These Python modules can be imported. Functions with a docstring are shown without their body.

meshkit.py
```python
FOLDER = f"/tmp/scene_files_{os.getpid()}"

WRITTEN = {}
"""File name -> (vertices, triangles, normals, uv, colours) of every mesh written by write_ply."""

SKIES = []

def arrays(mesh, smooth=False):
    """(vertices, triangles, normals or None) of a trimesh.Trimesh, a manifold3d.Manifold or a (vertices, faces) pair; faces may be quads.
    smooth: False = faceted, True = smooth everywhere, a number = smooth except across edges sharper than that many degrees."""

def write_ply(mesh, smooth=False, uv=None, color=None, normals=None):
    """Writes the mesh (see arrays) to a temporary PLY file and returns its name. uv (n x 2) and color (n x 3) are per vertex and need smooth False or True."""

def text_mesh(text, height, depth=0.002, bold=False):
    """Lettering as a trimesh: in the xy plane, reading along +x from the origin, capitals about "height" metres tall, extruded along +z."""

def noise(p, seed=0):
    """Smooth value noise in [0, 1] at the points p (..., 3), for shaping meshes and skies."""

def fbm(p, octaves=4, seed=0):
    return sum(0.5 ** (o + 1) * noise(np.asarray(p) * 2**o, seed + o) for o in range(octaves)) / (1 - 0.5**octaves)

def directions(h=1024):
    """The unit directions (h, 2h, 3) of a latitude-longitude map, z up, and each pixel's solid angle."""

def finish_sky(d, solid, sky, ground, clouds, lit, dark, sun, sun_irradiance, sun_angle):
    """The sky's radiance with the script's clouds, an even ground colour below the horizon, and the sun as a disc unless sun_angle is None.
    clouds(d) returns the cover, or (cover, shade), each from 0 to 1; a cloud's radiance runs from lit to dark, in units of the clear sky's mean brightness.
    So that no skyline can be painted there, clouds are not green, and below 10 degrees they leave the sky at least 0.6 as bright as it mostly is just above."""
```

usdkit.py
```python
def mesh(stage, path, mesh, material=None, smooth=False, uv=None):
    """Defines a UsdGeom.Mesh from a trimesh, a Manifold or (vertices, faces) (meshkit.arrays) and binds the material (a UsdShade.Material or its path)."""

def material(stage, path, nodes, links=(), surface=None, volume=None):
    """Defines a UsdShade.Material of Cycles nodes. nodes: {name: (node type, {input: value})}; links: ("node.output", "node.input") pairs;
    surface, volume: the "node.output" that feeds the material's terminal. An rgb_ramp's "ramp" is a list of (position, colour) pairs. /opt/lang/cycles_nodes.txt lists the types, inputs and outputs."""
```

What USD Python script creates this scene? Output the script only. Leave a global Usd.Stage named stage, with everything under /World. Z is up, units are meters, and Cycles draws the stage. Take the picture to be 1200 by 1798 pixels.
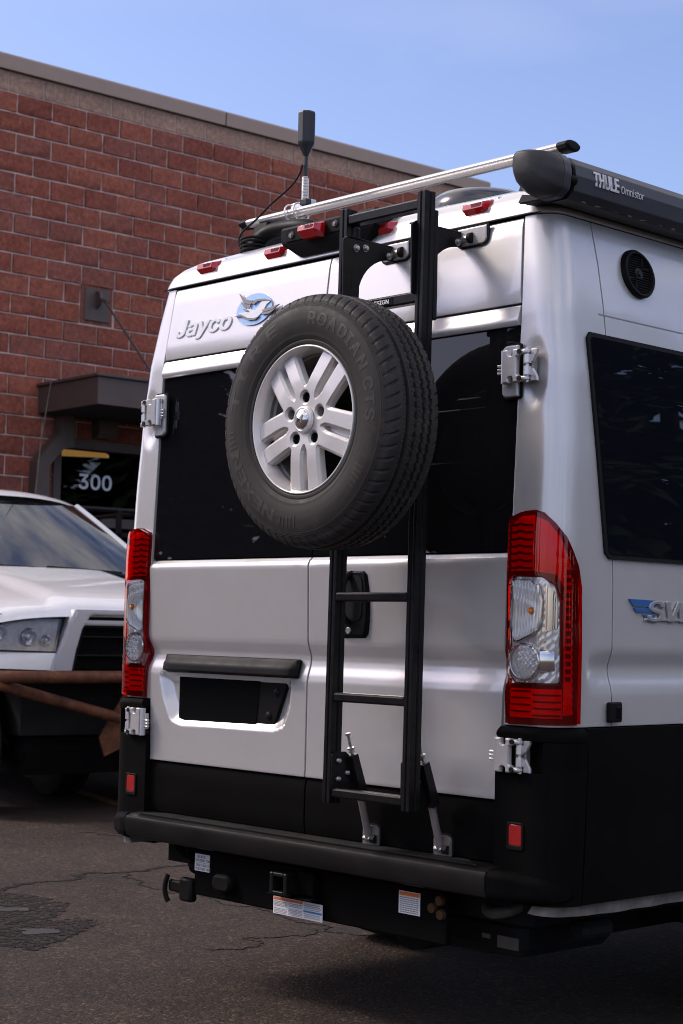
import math, random
import numpy as np, trimesh, shapely
from shapely.geometry import Polygon, LineString, Point, box as sbox, MultiPolygon
from shapely.ops import unary_union
from shapely import affinity
from shapely.prepared import prep
import usdkit, meshkit
from pxr import Usd, UsdGeom, UsdLux, UsdShade, Gf, Sdf, Vt

rng = random.Random(7); nrg = np.random.default_rng(7)
stage = Usd.Stage.CreateInMemory()
UsdGeom.SetStageUpAxis(stage, 'Z'); UsdGeom.SetStageMetersPerUnit(stage, 1.0)
UsdGeom.Xform.Define(stage, '/World'); UsdGeom.Scope.Define(stage, '/World/Looks')
PI = math.pi

# ------------------------------------------------------------------ camera
YAW, PITCH, ROLL = map(math.radians, (46.58, 3.947, 1.25))
EYE = np.array([4.05, -3.7, 1.25]); FPX = 2966.0
_f = np.array([-math.sin(YAW)*math.cos(PITCH), math.cos(YAW)*math.cos(PITCH), math.sin(PITCH)])
_r = np.array([math.cos(YAW), math.sin(YAW), 0]); _u = np.cross(_r, _f)
CR, CU = math.cos(ROLL)*_r+math.sin(ROLL)*_u, -math.sin(ROLL)*_r+math.cos(ROLL)*_u
cam = UsdGeom.Camera.Define(stage, '/World/camera')
cam.AddTransformOp().Set(Gf.Matrix4d(*CR, 0, *CU, 0, *(-_f), 0, *EYE, 1))
cam.CreateHorizontalApertureAttr(36.0); cam.CreateVerticalApertureAttr(36.0*1024/683)
cam.CreateFocalLengthAttr(36.0*FPX/1200); cam.CreateClippingRangeAttr(Gf.Vec2f(0.1, 2000))
cam.CreateFStopAttr(11.0); cam.CreateFocusDistanceAttr(5.3)
cam.CreateExposureAttr(0.54)

# ------------------------------------------------------------------ light
SUN_EL, SUN_AZ = math.radians(40), math.radians(240)      # azimuth = atan2(x, y) of the direction towards the sun
SUN_I, SUN_ANGLE, SKY = 0.40, 12.0, 0.125
mat_sky = usdkit.material(stage, '/World/Looks/sky', {
    'tc': ('texture_coordinate', {}),
    'sky': ('sky_texture', {'sky_type': 'single_scattering', 'sun_disc': False, 'sun_elevation': SUN_EL, 'sun_rotation': SUN_AZ, 'air_density': 1.0, 'aerosol_density': 1.5, 'ozone_density': 2.2}),
    'map': ('mapping', {'mapping_type': 'point', 'scale': (1.0, 1.9, 4.2), 'rotation': (0.0, 0.0, 0.5), 'location': (3.1, 0.2, 0.35)}),
    'n1': ('noise_texture', {'scale': 1.5, 'detail': 9, 'roughness': 0.56, 'distortion': 0.5}),
    'r1': ('rgb_ramp', {'ramp': [(0.0, (0, 0, 0)), (0.43, (0.0, 0.0, 0.0)), (0.55, (0.6, 0.6, 0.6)), (0.68, (1, 1, 1)), (1.0, (1, 1, 1))]}),
    'sep': ('separate_xyz', {}), 'hz': ('map_range', {'range_type': 'smoothstep', 'from_min': 0.335, 'from_max': 0.45, 'to_min': 0.0, 'to_max': 1.0, 'clamp': True}), 'ml': ('math', {'math_type': 'multiply'}),
    'cl': ('mix', {'mix_type': 'mix', 'color2': (8.0, 7.4, 6.9)}),
    'wb': ('mix', {'mix_type': 'multiply', 'fac': 1.0, 'color2': (1.07, 0.985, 1.13)}),
    'n5': ('noise_texture', {'scale': 0.9, 'detail': 6, 'roughness': 0.5}), 'r5': ('map_range', {'from_min': 0.48, 'from_max': 0.75, 'to_min': 0.0, 'to_max': 0.22, 'clamp': True}), 'mxf': ('math', {'math_type': 'maximum'}),
    'bg': ('background_shader', {'strength': SKY})},
    [('tc.generated', 'map.vector'), ('map.vector', 'n1.vector'), ('n1.fac', 'r1.fac'), ('tc.generated', 'sep.vector'), ('sep.z', 'hz.value'), ('hz.result', 'ml.value1'), ('r1.color', 'ml.value2'), ('map.vector', 'n5.vector'), ('n5.fac', 'r5.value'), ('r5.result', 'mxf.value1'), ('ml.value', 'mxf.value2'), ('mxf.value', 'cl.fac'), ('sky.color', 'wb.color1'), ('wb.color', 'cl.color1'), ('cl.color', 'bg.color')], surface='bg.background')
dome = UsdLux.DomeLight.Define(stage, '/World/sky')
dome.GetPrim().SetCustomDataByKey('kind', 'structure')
UsdShade.MaterialBindingAPI.Apply(dome.GetPrim()).Bind(mat_sky)
sun = UsdLux.DistantLight.Define(stage, '/World/sun')
sun.CreateNormalizeAttr(True); sun.CreateIntensityAttr(SUN_I); sun.CreateAngleAttr(SUN_ANGLE); sun.CreateColorAttr(Gf.Vec3f(1.0, 0.90, 0.79))
sun.AddRotateZOp().Set(-math.degrees(SUN_AZ)); sun.AddRotateXOp().Set(-(90-math.degrees(SUN_EL)))

# ------------------------------------------------------------------ materials
def look(name, nodes, links=(), surface='p.BSDF'):
    return usdkit.material(stage, '/World/Looks/'+name, nodes, links, surface=surface)

def plain(name, col, rough=0.5, metal=0.0, spec=0.5, coat=0.0, coat_rough=0.05, vary=0.0, scale=20, bump=0.0, bscale=300, bevel=0.0, rvary=0.0, detail=4):
    n = {'p': ('principled_bsdf', {'base_color': col, 'roughness': rough, 'metallic': metal, 'specular_ior_level': spec, 'coat_weight': coat, 'coat_roughness': coat_rough})}
    l = []
    if vary or rvary or bump: n['tc'] = ('texture_coordinate', {})
    if vary or rvary:
        n['n'] = ('noise_texture', {'scale': scale, 'detail': detail, 'roughness': 0.62}); l.append(('tc.object', 'n.vector'))
    if vary:
        a = tuple(max(0, c*(1-vary)) for c in col); b = tuple(min(1, c*(1+vary)) for c in col)
        n['r'] = ('rgb_ramp', {'ramp': [(0.25, a), (0.5, col), (0.75, b)]}); l += [('n.fac', 'r.fac'), ('r.color', 'p.base_color')]
    if rvary:
        n['mr'] = ('map_range', {'from_min': 0.3, 'from_max': 0.7, 'to_min': max(0.02, rough-rvary), 'to_max': min(1, rough+rvary)}); l += [('n.fac', 'mr.value'), ('mr.result', 'p.roughness')]
    nrm = None
    if bevel:
        n['bv'] = ('bevel', {'samples': 4, 'radius': bevel}); nrm = 'bv.bevel'
    if bump:
        n['bn'] = ('noise_texture', {'scale': bscale, 'detail': 3}); n['bp'] = ('bump', {'strength': bump, 'distance': 0.002})
        l += [('tc.object', 'bn.vector'), ('bn.fac', 'bp.height')]
        if nrm: l.append((nrm, 'bp.normal'))
        nrm = 'bp.normal'
    if nrm: l.append((nrm, 'p.normal'))
    return look(name, n, l)

def pane(name, tint, rough=0.0, ior=1.5, tint_gloss=(1, 1, 1)):
    return look(name, {'t': ('transparent_bsdf', {'color': tint}), 'g': ('glossy_bsdf', {'color': tint_gloss, 'roughness': rough}), 'f': ('fresnel', {'IOR': ior}), 'm': ('mix_closure', {})},
                [('f.fac', 'm.fac'), ('t.BSDF', 'm.closure1'), ('g.BSDF', 'm.closure2')], surface='m.closure')

M = {}
def dusty(name, col, metal, rough, dust, amt, coat=1.0):
    return look(name, {
        'tc': ('texture_coordinate', {}), 'n': ('noise_texture', {'scale': 5.0, 'detail': 8, 'roughness': 0.7}), 'n2': ('noise_texture', {'scale': 900.0, 'detail': 1}),
        'mr': ('map_range', {'from_min': 0.42, 'from_max': 0.8, 'to_min': 0.0, 'to_max': amt, 'clamp': True}),
        'c': ('mix', {'color1': col, 'color2': dust}), 'rr': ('map_range', {'from_min': 0.3, 'from_max': 0.75, 'to_min': 0.02, 'to_max': 0.09, 'clamp': True}),
        'bv': ('bevel', {'samples': 4, 'radius': 0.004}),
        'p': ('principled_bsdf', {'metallic': metal, 'roughness': rough, 'coat_weight': coat, 'coat_roughness': 0.03, 'coat_ior': 1.5})},
        [('tc.object', 'n.vector'), ('tc.object', 'n2.vector'), ('n.fac', 'mr.value'), ('mr.result', 'c.fac'), ('c.color', 'p.base_color'), ('n.fac', 'rr.value'), ('rr.result', 'p.coat_roughness'), ('bv.bevel', 'p.normal'), ('bv.bevel', 'p.coat_normal')])
M['paint'] = dusty('van_paint', (0.600, 0.575, 0.560), 0.58, 0.35, (0.50, 0.46, 0.42), 0.35)
M['truck_paint'] = dusty('truck_paint', (0.76, 0.745, 0.74), 0.0, 0.4, (0.55, 0.5, 0.45), 0.3)
M['suv_paint'] = dusty('suv_paint', (0.012, 0.018, 0.032), 0.1, 0.35, (0.08, 0.075, 0.07), 0.3)
M['black_plastic'] = plain('black_plastic', (0.005, 0.0043, 0.0043), 0.5, spec=0.13, vary=0.3, scale=9, bump=0.12, bscale=700, bevel=0.005, rvary=0.1)
M['bumper_plastic'] = plain('bumper_plastic', (0.0075, 0.0064, 0.006), 0.46, spec=0.11, vary=0.35, scale=7, bump=0.12, bscale=600, bevel=0.008, rvary=0.12, detail=8)
M['cladding'] = plain('cladding', (0.0032, 0.0028, 0.0028), 0.65, spec=0.04, vary=0.4, scale=5, bump=0.06, bscale=500, bevel=0.004, rvary=0.1)
M['seal'] = plain('rubber_seal', (0.006, 0.006, 0.006), 0.7, spec=0.2)
M['dark'] = plain('underbody', (0.008, 0.008, 0.008), 0.8, spec=0.2, vary=0.4, scale=6)
M['satin_black'] = plain('satin_black', (0.0045, 0.004, 0.004), 0.34, spec=0.22, bevel=0.003, vary=0.2, scale=30, rvary=0.06)
M['gloss_black'] = plain('gloss_black', (0.003, 0.003, 0.003), 0.06, spec=0.25, bevel=0.002)
M['aluminium'] = plain('aluminium', (0.78, 0.76, 0.74), 0.32, metal=0.9, vary=0.05, scale=30, bevel=0.003)
M['steel'] = plain('steel', (0.52, 0.49, 0.46), 0.33, metal=0.9, vary=0.15, scale=120, rvary=0.1, bevel=0.001)
M['zinc'] = plain('zinc_hinge', (0.66, 0.63, 0.62), 0.26, metal=0.6, vary=0.06, scale=60, bevel=0.002, coat=0.3)
M['grey_rod'] = plain('grey_rod', (0.27, 0.24, 0.225), 0.4, metal=0.7, vary=0.1, scale=80)
M['chrome'] = plain('chrome', (0.80, 0.78, 0.77), 0.09, metal=1.0, bevel=0.001)
M['reflector_silver'] = plain('lamp_reflector', (0.86, 0.84, 0.83), 0.12, metal=0.5, bevel=0.001)
M['rim'] = plain('wheel_silver', (0.72, 0.68, 0.65), 0.36, metal=0.5, vary=0.03, scale=40, bevel=0.0035, coat=0.35, coat_rough=0.15)
M['rim_dark'] = plain('wheel_barrel', (0.34, 0.31, 0.29), 0.45, metal=0.6, vary=0.3, scale=30)
M['rubber'] = look('tyre_rubber', {
    'tc': ('texture_coordinate', {}), 'n': ('noise_texture', {'scale': 14, 'detail': 8, 'roughness': 0.7}), 'n2': ('noise_texture', {'scale': 350, 'detail': 2}),
    'r': ('rgb_ramp', {'ramp': [(0.3, (0.011, 0.0093, 0.008)), (0.55, (0.0195, 0.0160, 0.0135)), (0.76, (0.052, 0.041, 0.032))]}),
    'mr': ('map_range', {'from_min': 0.3, 'from_max': 0.7, 'to_min': 0.5, 'to_max': 0.75}),
    'bp': ('bump', {'strength': 0.2, 'distance': 0.001}), 'p': ('principled_bsdf', {'specular_ior_level': 0.3})},
    [('tc.object', 'n.vector'), ('tc.object', 'n2.vector'), ('n.fac', 'r.fac'), ('r.color', 'p.base_color'), ('n.fac', 'mr.value'), ('mr.result', 'p.roughness'), ('n2.fac', 'bp.height'), ('bp.normal', 'p.normal')])
M['rubber_letter'] = plain('tyre_lettering', (0.027, 0.023, 0.020), 0.55, spec=0.4, vary=0.2, scale=30)
M['red_lens'] = pane('red_lens', (1.0, 0.035, 0.035), 0.0)
M['clear_lens'] = pane('clear_lens', (0.95, 0.94, 0.93), 0.0)
M['red_plastic'] = plain('red_plastic', (0.30, 0.004, 0.006), 0.12, spec=0.6, coat=0.6, bevel=0.002)
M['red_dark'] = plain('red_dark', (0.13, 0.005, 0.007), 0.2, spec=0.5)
M['red_face'] = plain('red_facets', (0.95, 0.16, 0.13), 0.3, metal=0.0, spec=0.6)
M['marker_red'] = plain('marker_lens', (0.42, 0.006, 0.010), 0.08, spec=0.6, coat=0.6, bevel=0.003)
M['amber'] = plain('amber_bulb', (0.75, 0.22, 0.02), 0.2, spec=0.6)
M['tinted_glass'] = plain('tinted_glass', (0.0035, 0.0035, 0.004), 0.0, spec=0.42)
M['side_glass'] = plain('side_glass', (0.003, 0.0035, 0.005), 0.0, spec=0.6)
M['truck_glass'] = pane('windscreen_glass', (0.40, 0.46, 0.47), 0.0, ior=2.3)
M['sticker'] = plain('sticker_white', (0.72, 0.70, 0.70), 0.45, spec=0.4)
M['sticker_orange'] = plain('sticker_orange', (0.75, 0.17, 0.02), 0.45)
M['sticker_blue'] = plain('sticker_blue', (0.03, 0.20, 0.45), 0.45)
M['ink'] = plain('print_ink', (0.03, 0.03, 0.03), 0.5)
M['grey_ink'] = plain('print_grey', (0.22, 0.21, 0.21), 0.5)
M['emblem_blue'] = plain('emblem_blue', (0.33, 0.55, 0.86), 0.25, coat=0.6)
M['feather_blue'] = plain('feather_blue', (0.035, 0.10, 0.27), 0.25, coat=0.6, bevel=0.001)
M['emblem_white'] = plain('emblem_white', (0.80, 0.79, 0.79), 0.25, coat=0.6, bevel=0.001)
M['emblem_grey'] = plain('emblem_grey', (0.22, 0.20, 0.20), 0.4, metal=0.1, bevel=0.001)
M['awning'] = plain('awning_grey', (0.030, 0.031, 0.036), 0.42, spec=0.5, bevel=0.004, vary=0.1, scale=12, rvary=0.05)
M['awning_cap'] = plain('awning_cap', (0.024, 0.0225, 0.0225), 0.5, spec=0.4, bevel=0.006, bump=0.1, bscale=600)
M['print_silver'] = plain('print_silver', (0.62, 0.61, 0.62), 0.4)
M['smoke_dome'] = plain('smoke_dome', (0.03, 0.03, 0.034), 0.18, spec=0.5, coat=0.4)
M['antenna_black'] = plain('antenna_black', (0.012, 0.012, 0.014), 0.42, bevel=0.003)
M['rust'] = look('rusty_steel', {
    'tc': ('texture_coordinate', {}), 'n': ('noise_texture', {'scale': 9, 'detail': 9, 'roughness': 0.7}), 'n2': ('noise_texture', {'scale': 130, 'detail': 3}),
    'r': ('rgb_ramp', {'ramp': [(0.28, (0.035, 0.014, 0.009)), (0.5, (0.105, 0.037, 0.017)), (0.66, (0.17, 0.066, 0.028)), (0.8, (0.085, 0.058, 0.042))]}),
    'bp': ('bump', {'strength': 0.35, 'distance': 0.003}), 'p': ('principled_bsdf', {'roughness': 0.72, 'metallic': 0.15, 'specular_ior_level': 0.3})},
    [('tc.object', 'n.vector'), ('tc.object', 'n2.vector'), ('n.fac', 'r.fac'), ('r.color', 'p.base_color'), ('n2.fac', 'bp.height'), ('bp.normal', 'p.normal')])
M['grille_silver'] = look('grille_silver', {
    'tc': ('texture_coordinate', {}), 'n': ('noise_texture', {'scale': 55, 'detail': 4, 'roughness': 0.6}),
    'n2': ('noise_texture', {'scale': 6, 'detail': 2}), 'sum': ('math', {'math_type': 'multiply'}),
    'r': ('rgb_ramp', {'ramp': [(0.0, (0.50, 0.49, 0.52)), (0.40, (0.50, 0.49, 0.52)), (0.47, (0.30, 0.17, 0.08)), (1.0, (0.2, 0.1, 0.04))]}),
    'p': ('principled_bsdf', {'roughness': 0.28, 'metallic': 0.7})},
    [('tc.object', 'n.vector'), ('tc.object', 'n2.vector'), ('n.fac', 'sum.value1'), ('n2.fac', 'sum.value2'), ('sum.value', 'r.fac'), ('r.color', 'p.base_color')])
M['lamp_grey'] = plain('lamp_grey', (0.30, 0.28, 0.265), 0.3, metal=0.4, vary=0.35, scale=22, detail=8)
M['dirty_metal'] = plain('dirty_metal', (0.075, 0.062, 0.05), 0.6, metal=0.4, vary=0.5, scale=15)
M['grimy'] = plain('grimy_sill', (0.20, 0.175, 0.155), 0.7, vary=0.45, scale=18, detail=8)
M['cab_inside'] = plain('cab_interior', (0.05, 0.055, 0.06), 0.8, vary=0.3, scale=3)
def brick_look(name, c, k):
    return look(name, {
        'tc': ('texture_coordinate', {}), 'n': ('noise_texture', {'scale': 22, 'detail': 8, 'roughness': 0.72}), 'n2': ('noise_texture', {'scale': 55, 'detail': 6, 'roughness': 0.75}),
        'n3': ('noise_texture', {'scale': 1.6, 'detail': 3}),
        'r': ('rgb_ramp', {'ramp': [(0.25, tuple(x*0.52 for x in c)), (0.5, c), (0.72, tuple(min(1, x*1.45+0.015) for x in c))]}),
        'mx': ('mix', {'mix_type': 'multiply', 'fac': 0.5}), 'r3': ('rgb_ramp', {'ramp': [(0.3, (0.72, 0.70, 0.70)), (0.7, (1.15, 1.12, 1.1))]}),
        'bp': ('bump', {'strength': 0.8, 'distance': k}), 'p': ('principled_bsdf', {'roughness': 0.88, 'specular_ior_level': 0.2})},
        [('tc.object', 'n.vector'), ('tc.object', 'n2.vector'), ('tc.object', 'n3.vector'), ('n.fac', 'r.fac'), ('r.color', 'mx.color1'), ('n3.fac', 'r3.fac'), ('r3.color', 'mx.color2'), ('mx.color', 'p.base_color'), ('n2.fac', 'bp.height'), ('bp.normal', 'p.normal')])
BR = [brick_look('red_block_%s' % q, c, 0.012) for q, c in zip('abcd', [(0.250, 0.074, 0.047), (0.215, 0.063, 0.042), (0.278, 0.087, 0.055), (0.228, 0.077, 0.055)])]
M['tan_block'] = brick_look('tan_block', (0.32, 0.20, 0.145), 0.004)
M['smooth_red'] = brick_look('smooth_red', (0.185, 0.068, 0.048), 0.002)
M['mortar'] = plain('mortar', (0.52, 0.40, 0.35), 0.9, spec=0.2, vary=0.2, scale=12, bump=0.3, bscale=200)
M['coping'] = plain('coping_metal', (0.285, 0.20, 0.152), 0.5, vary=0.04, scale=3, bevel=0.004)
M['bronze'] = plain('bronze_metal', (0.070, 0.047, 0.039), 0.5, vary=0.12, scale=4, bevel=0.004)
M['door_glass'] = pane('door_glass', (0.5, 0.5, 0.5), 0.0)
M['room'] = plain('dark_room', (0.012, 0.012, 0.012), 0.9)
M['ceiling_glow'] = look('self_glowing_ceiling', {'p': ('principled_bsdf', {'base_color': (0.5, 0.27, 0.09), 'roughness': 0.7, 'emission_color': (0.78, 0.42, 0.12), 'emission_strength': 0.75})})  # amber emission stands in for lamp light falling on the lobby ceiling
M['yellow_paint'] = look('line_paint', {
    'tc': ('texture_coordinate', {}), 'n': ('noise_texture', {'scale': 30, 'detail': 8, 'roughness': 0.75}),
    'r': ('rgb_ramp', {'ramp': [(0.38, (0.075, 0.065, 0.058)), (0.5, (0.30, 0.15, 0.045)), (0.8, (0.38, 0.19, 0.055))]}), 'p': ('principled_bsdf', {'roughness': 0.85, 'specular_ior_level': 0.25})},
    [('tc.object', 'n.vector'), ('n.fac', 'r.fac'), ('r.color', 'p.base_color')])
def tarmac(name, k, bump, tint=(1, 1, 1), broken=None):
    c = lambda *x: tuple(k*a*b for a, b in zip(x, tint))
    n = {'tc': ('texture_coordinate', {}), 'n': ('noise_texture', {'scale': 38, 'detail': 6, 'roughness': 0.78}), 'n2': ('noise_texture', {'scale': 0.9, 'detail': 7, 'roughness': 0.62}), 'n3': ('noise_texture', {'scale': 6.5, 'detail': 5, 'roughness': 0.7}),
        'v': ('voronoi_texture', {'scale': 85, 'randomness': 1.0}), 'sx': ('separate_xyz', {}),
        'r': ('rgb_ramp', {'ramp': [(0.30, c(0.036, 0.032, 0.029)), (0.5, c(0.070, 0.060, 0.053)), (0.68, c(0.115, 0.100, 0.087))]}),
        'rs': ('rgb_ramp', {'ramp': [(0.0, (0.55, 0.54, 0.53)), (0.12, (0.62, 0.61, 0.60)), (0.2, (0.95, 0.95, 0.95)), (0.8, (1.08, 1.06, 1.04)), (0.9, (1.7, 1.62, 1.52)), (1.0, (2.9, 2.7, 2.4))]}),
        'r2': ('rgb_ramp', {'ramp': [(0.3, (0.62, 0.61, 0.60)), (0.5, (1.0, 0.98, 0.96)), (0.7, (1.28, 1.22, 1.17))]}), 'r3': ('rgb_ramp', {'ramp': [(0.32, (0.74, 0.73, 0.72)), (0.6, (1.06, 1.05, 1.04))]}),
        'm1': ('mix', {'mix_type': 'multiply', 'fac': 1.0}), 'm2': ('mix', {'mix_type': 'multiply', 'fac': 1.0}), 'm3': ('mix', {'mix_type': 'multiply', 'fac': 1.0}),
        'vr': ('map_range', {'from_min': 0.0, 'from_max': 0.6, 'to_min': 1.0, 'to_max': 0.0, 'clamp': True}), 'ad': ('math', {'math_type': 'add'}), 'bp': ('bump', {'strength': bump, 'distance': 0.006}),
        'p': ('principled_bsdf', {'roughness': 0.82, 'specular_ior_level': 0.28})}
    l = [('tc.object', x+'.vector') for x in ('n', 'n2', 'n3', 'v')]+[('n.fac', 'r.fac'), ('v.color', 'sx.vector'), ('sx.x', 'rs.fac'), ('r.color', 'm1.color1'), ('rs.color', 'm1.color2'), ('n2.fac', 'r2.fac'), ('m1.color', 'm2.color1'), ('r2.color', 'm2.color2'),
        ('n3.fac', 'r3.fac'), ('m2.color', 'm3.color1'), ('r3.color', 'm3.color2'), ('m3.color', 'p.base_color'), ('v.distance', 'vr.value'), ('vr.result', 'ad.value1'), ('n.fac', 'ad.value2'), ('ad.value', 'bp.height'), ('bp.normal', 'p.normal')]
    if broken is None: return look(name, n, l)
    n.update({'nb': ('noise_texture', {'scale': 26, 'detail': 6, 'roughness': 0.75}), 'gt': ('map_range', {'from_min': broken-0.02, 'from_max': broken+0.02, 'to_min': 0.0, 'to_max': 1.0, 'clamp': True}), 't': ('transparent_bsdf', {}), 'mc': ('mix_closure', {})})
    l += [('tc.object', 'nb.vector'), ('nb.fac', 'gt.value'), ('gt.result', 'mc.fac'), ('t.BSDF', 'mc.closure1'), ('p.BSDF', 'mc.closure2')]
    return look(name, n, l, 'mc.closure')
M['asphalt'] = tarmac('asphalt', 0.50, 0.6, (1.15, 0.93, 0.80))
M['patch'] = tarmac('dark_patch', 0.21, 1.0, (1.10, 0.93, 0.84), 0.50)
M['crack'] = tarmac('crack_filler', 0.20, 1.0, (1.05, 0.95, 0.9), 0.42)
M['damp'] = plain('pale_puddle_film', (0.075, 0.070, 0.068), 0.25, vary=0.3, scale=20)
M['bark'] = plain('bark', (0.06, 0.045, 0.035), 0.9, vary=0.4, scale=12)
M['needles'] = look('needles', {'oi': ('object_info', {}), 'n': ('noise_texture', {'scale': 1.2, 'detail': 2}), 'tc': ('texture_coordinate', {}), 'r': ('rgb_ramp', {'ramp': [(0.3, (0.010, 0.018, 0.010)), (0.7, (0.028, 0.046, 0.022))]}),
    'p': ('principled_bsdf', {'roughness': 0.75, 'specular_ior_level': 0.2})}, [('tc.object', 'n.vector'), ('n.fac', 'r.fac'), ('r.color', 'p.base_color')])

# ------------------------------------------------------------------ scene helpers
used, base = {}, {}
def numbered(parent, name):
    k = used.get((parent, name), -1)+1; used[(parent, name)] = k
    return name if k == 0 else '%s_%03d' % (name, k)

def data(p, label=None, cat=None, group=None, kind=None):
    for k, v in (('label', label), ('category', cat), ('group', group), ('kind', kind)):
        if v: p.SetCustomDataByKey(k, v)

def thing(name, label, cat, loc=(0, 0, 0), group=None):
    path = '/World/'+numbered('/World', name)
    x = UsdGeom.Xform.Define(stage, path); x.AddTranslateOp().Set(Gf.Vec3d(*map(float, loc)))
    base[path] = np.array(loc, float); data(x.GetPrim(), label, cat, group)
    return path

def put(parent, name, mesh, mat, smooth=35, label=None, kind=None, cat=None, group=None):
    if isinstance(mesh, (list,)): mesh = cat_mesh(mesh)
    parent = parent or '/World'
    path = parent+'/'+numbered(parent, name)
    top = '/'.join(path.split('/')[:3])
    off = base.get(top, np.zeros(3))
    mesh = trimesh.Trimesh(np.asarray(mesh.vertices)-off, mesh.faces, process=False)
    m = usdkit.mesh(stage, path, mesh, M[mat] if isinstance(mat, str) else mat, smooth=smooth)
    data(m.GetPrim(), label, cat, group, kind)
    return path

def cat_mesh(ms): return trimesh.util.concatenate([m for m in ms if m is not None and len(m.faces)])
def tm(v, f): return trimesh.Trimesh(np.asarray(v, float), np.asarray(f, int), process=False)
def quads(f): f = np.asarray(f); return np.vstack([f[:, [0, 1, 2]], f[:, [0, 2, 3]]])
def hull(p): return trimesh.convex.convex_hull(np.asarray(p, float))

def bx(x0, x1, y0, y1, z0, z1, c=0.0):
    if c <= 0:
        m = trimesh.creation.box((abs(x1-x0), abs(y1-y0), abs(z1-z0))); m.apply_translation(((x0+x1)/2, (y0+y1)/2, (z0+z1)/2)); return m
    c = min(c, abs(x1-x0)/2.01, abs(y1-y0)/2.01, abs(z1-z0)/2.01)
    pts = []
    for sx in (0, 1):
        for sy in (0, 1):
            for sz in (0, 1):
                X, Y, Z = (x0, x1)[sx], (y0, y1)[sy], (z0, z1)[sz]
                dx, dy, dz = (c, -c)[sx], (c, -c)[sy], (c, -c)[sz]
                pts += [(X, Y+dy, Z+dz), (X+dx, Y, Z+dz), (X+dx, Y+dy, Z)]
    return hull(pts)

def frame_of(d):
    d = np.asarray(d, float); d = d/np.linalg.norm(d)
    a = np.array([0, 0, 1.0]) if abs(d[2]) < 0.9 else np.array([1.0, 0, 0])
    u = np.cross(a, d); u /= np.linalg.norm(u); return u, np.cross(d, u), d

def tube(pts, r, n=10, caps=True):
    pts = np.asarray(pts, float); r = np.broadcast_to(r, len(pts)); k = len(pts)
    t = np.gradient(pts, axis=0) if k > 2 else np.array([pts[1]-pts[0]]*2)
    t /= np.linalg.norm(t, axis=1)[:, None]
    u, v, _ = frame_of(t[0]); rings = []
    for i in range(k):
        u = u-t[i]*(u@t[i]); u /= np.linalg.norm(u); v = np.cross(t[i], u)
        a = np.arange(n)*2*PI/n
        rings.append(pts[i]+r[i]*(np.cos(a)[:, None]*u+np.sin(a)[:, None]*v))
    V = np.vstack(rings); F = []
    for i in range(k-1):
        for j in range(n):
            F.append((i*n+j, i*n+(j+1) % n, (i+1)*n+(j+1) % n, (i+1)*n+j))
    F = quads(F).tolist()
    if caps:
        c0 = len(V); V = np.vstack([V, pts[0], pts[-1]])
        for j in range(n):
            F.append((c0, (j+1) % n, j)); F.append((c0+1, (k-1)*n+j, (k-1)*n+(j+1) % n))
    return tm(V, F)

def curve(pts, n=24):
    from scipy.interpolate import CubicSpline
    pts = np.asarray(pts, float); s = np.r_[0, np.cumsum(np.linalg.norm(np.diff(pts, axis=0), axis=1))]
    return CubicSpline(s, pts)(np.linspace(0, s[-1], n))

def cyl(p, d, r, h, n=16): d = np.asarray(d, float); d /= np.linalg.norm(d); return tube([np.asarray(p, float), np.asarray(p, float)+d*h], r, n)

def ex(poly, depth):
    ps = getattr(poly, 'geoms', [poly])
    return cat_mesh([trimesh.creation.extrude_polygon(g, depth, engine='earcut') for g in ps if g.area > 1e-9])

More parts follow.
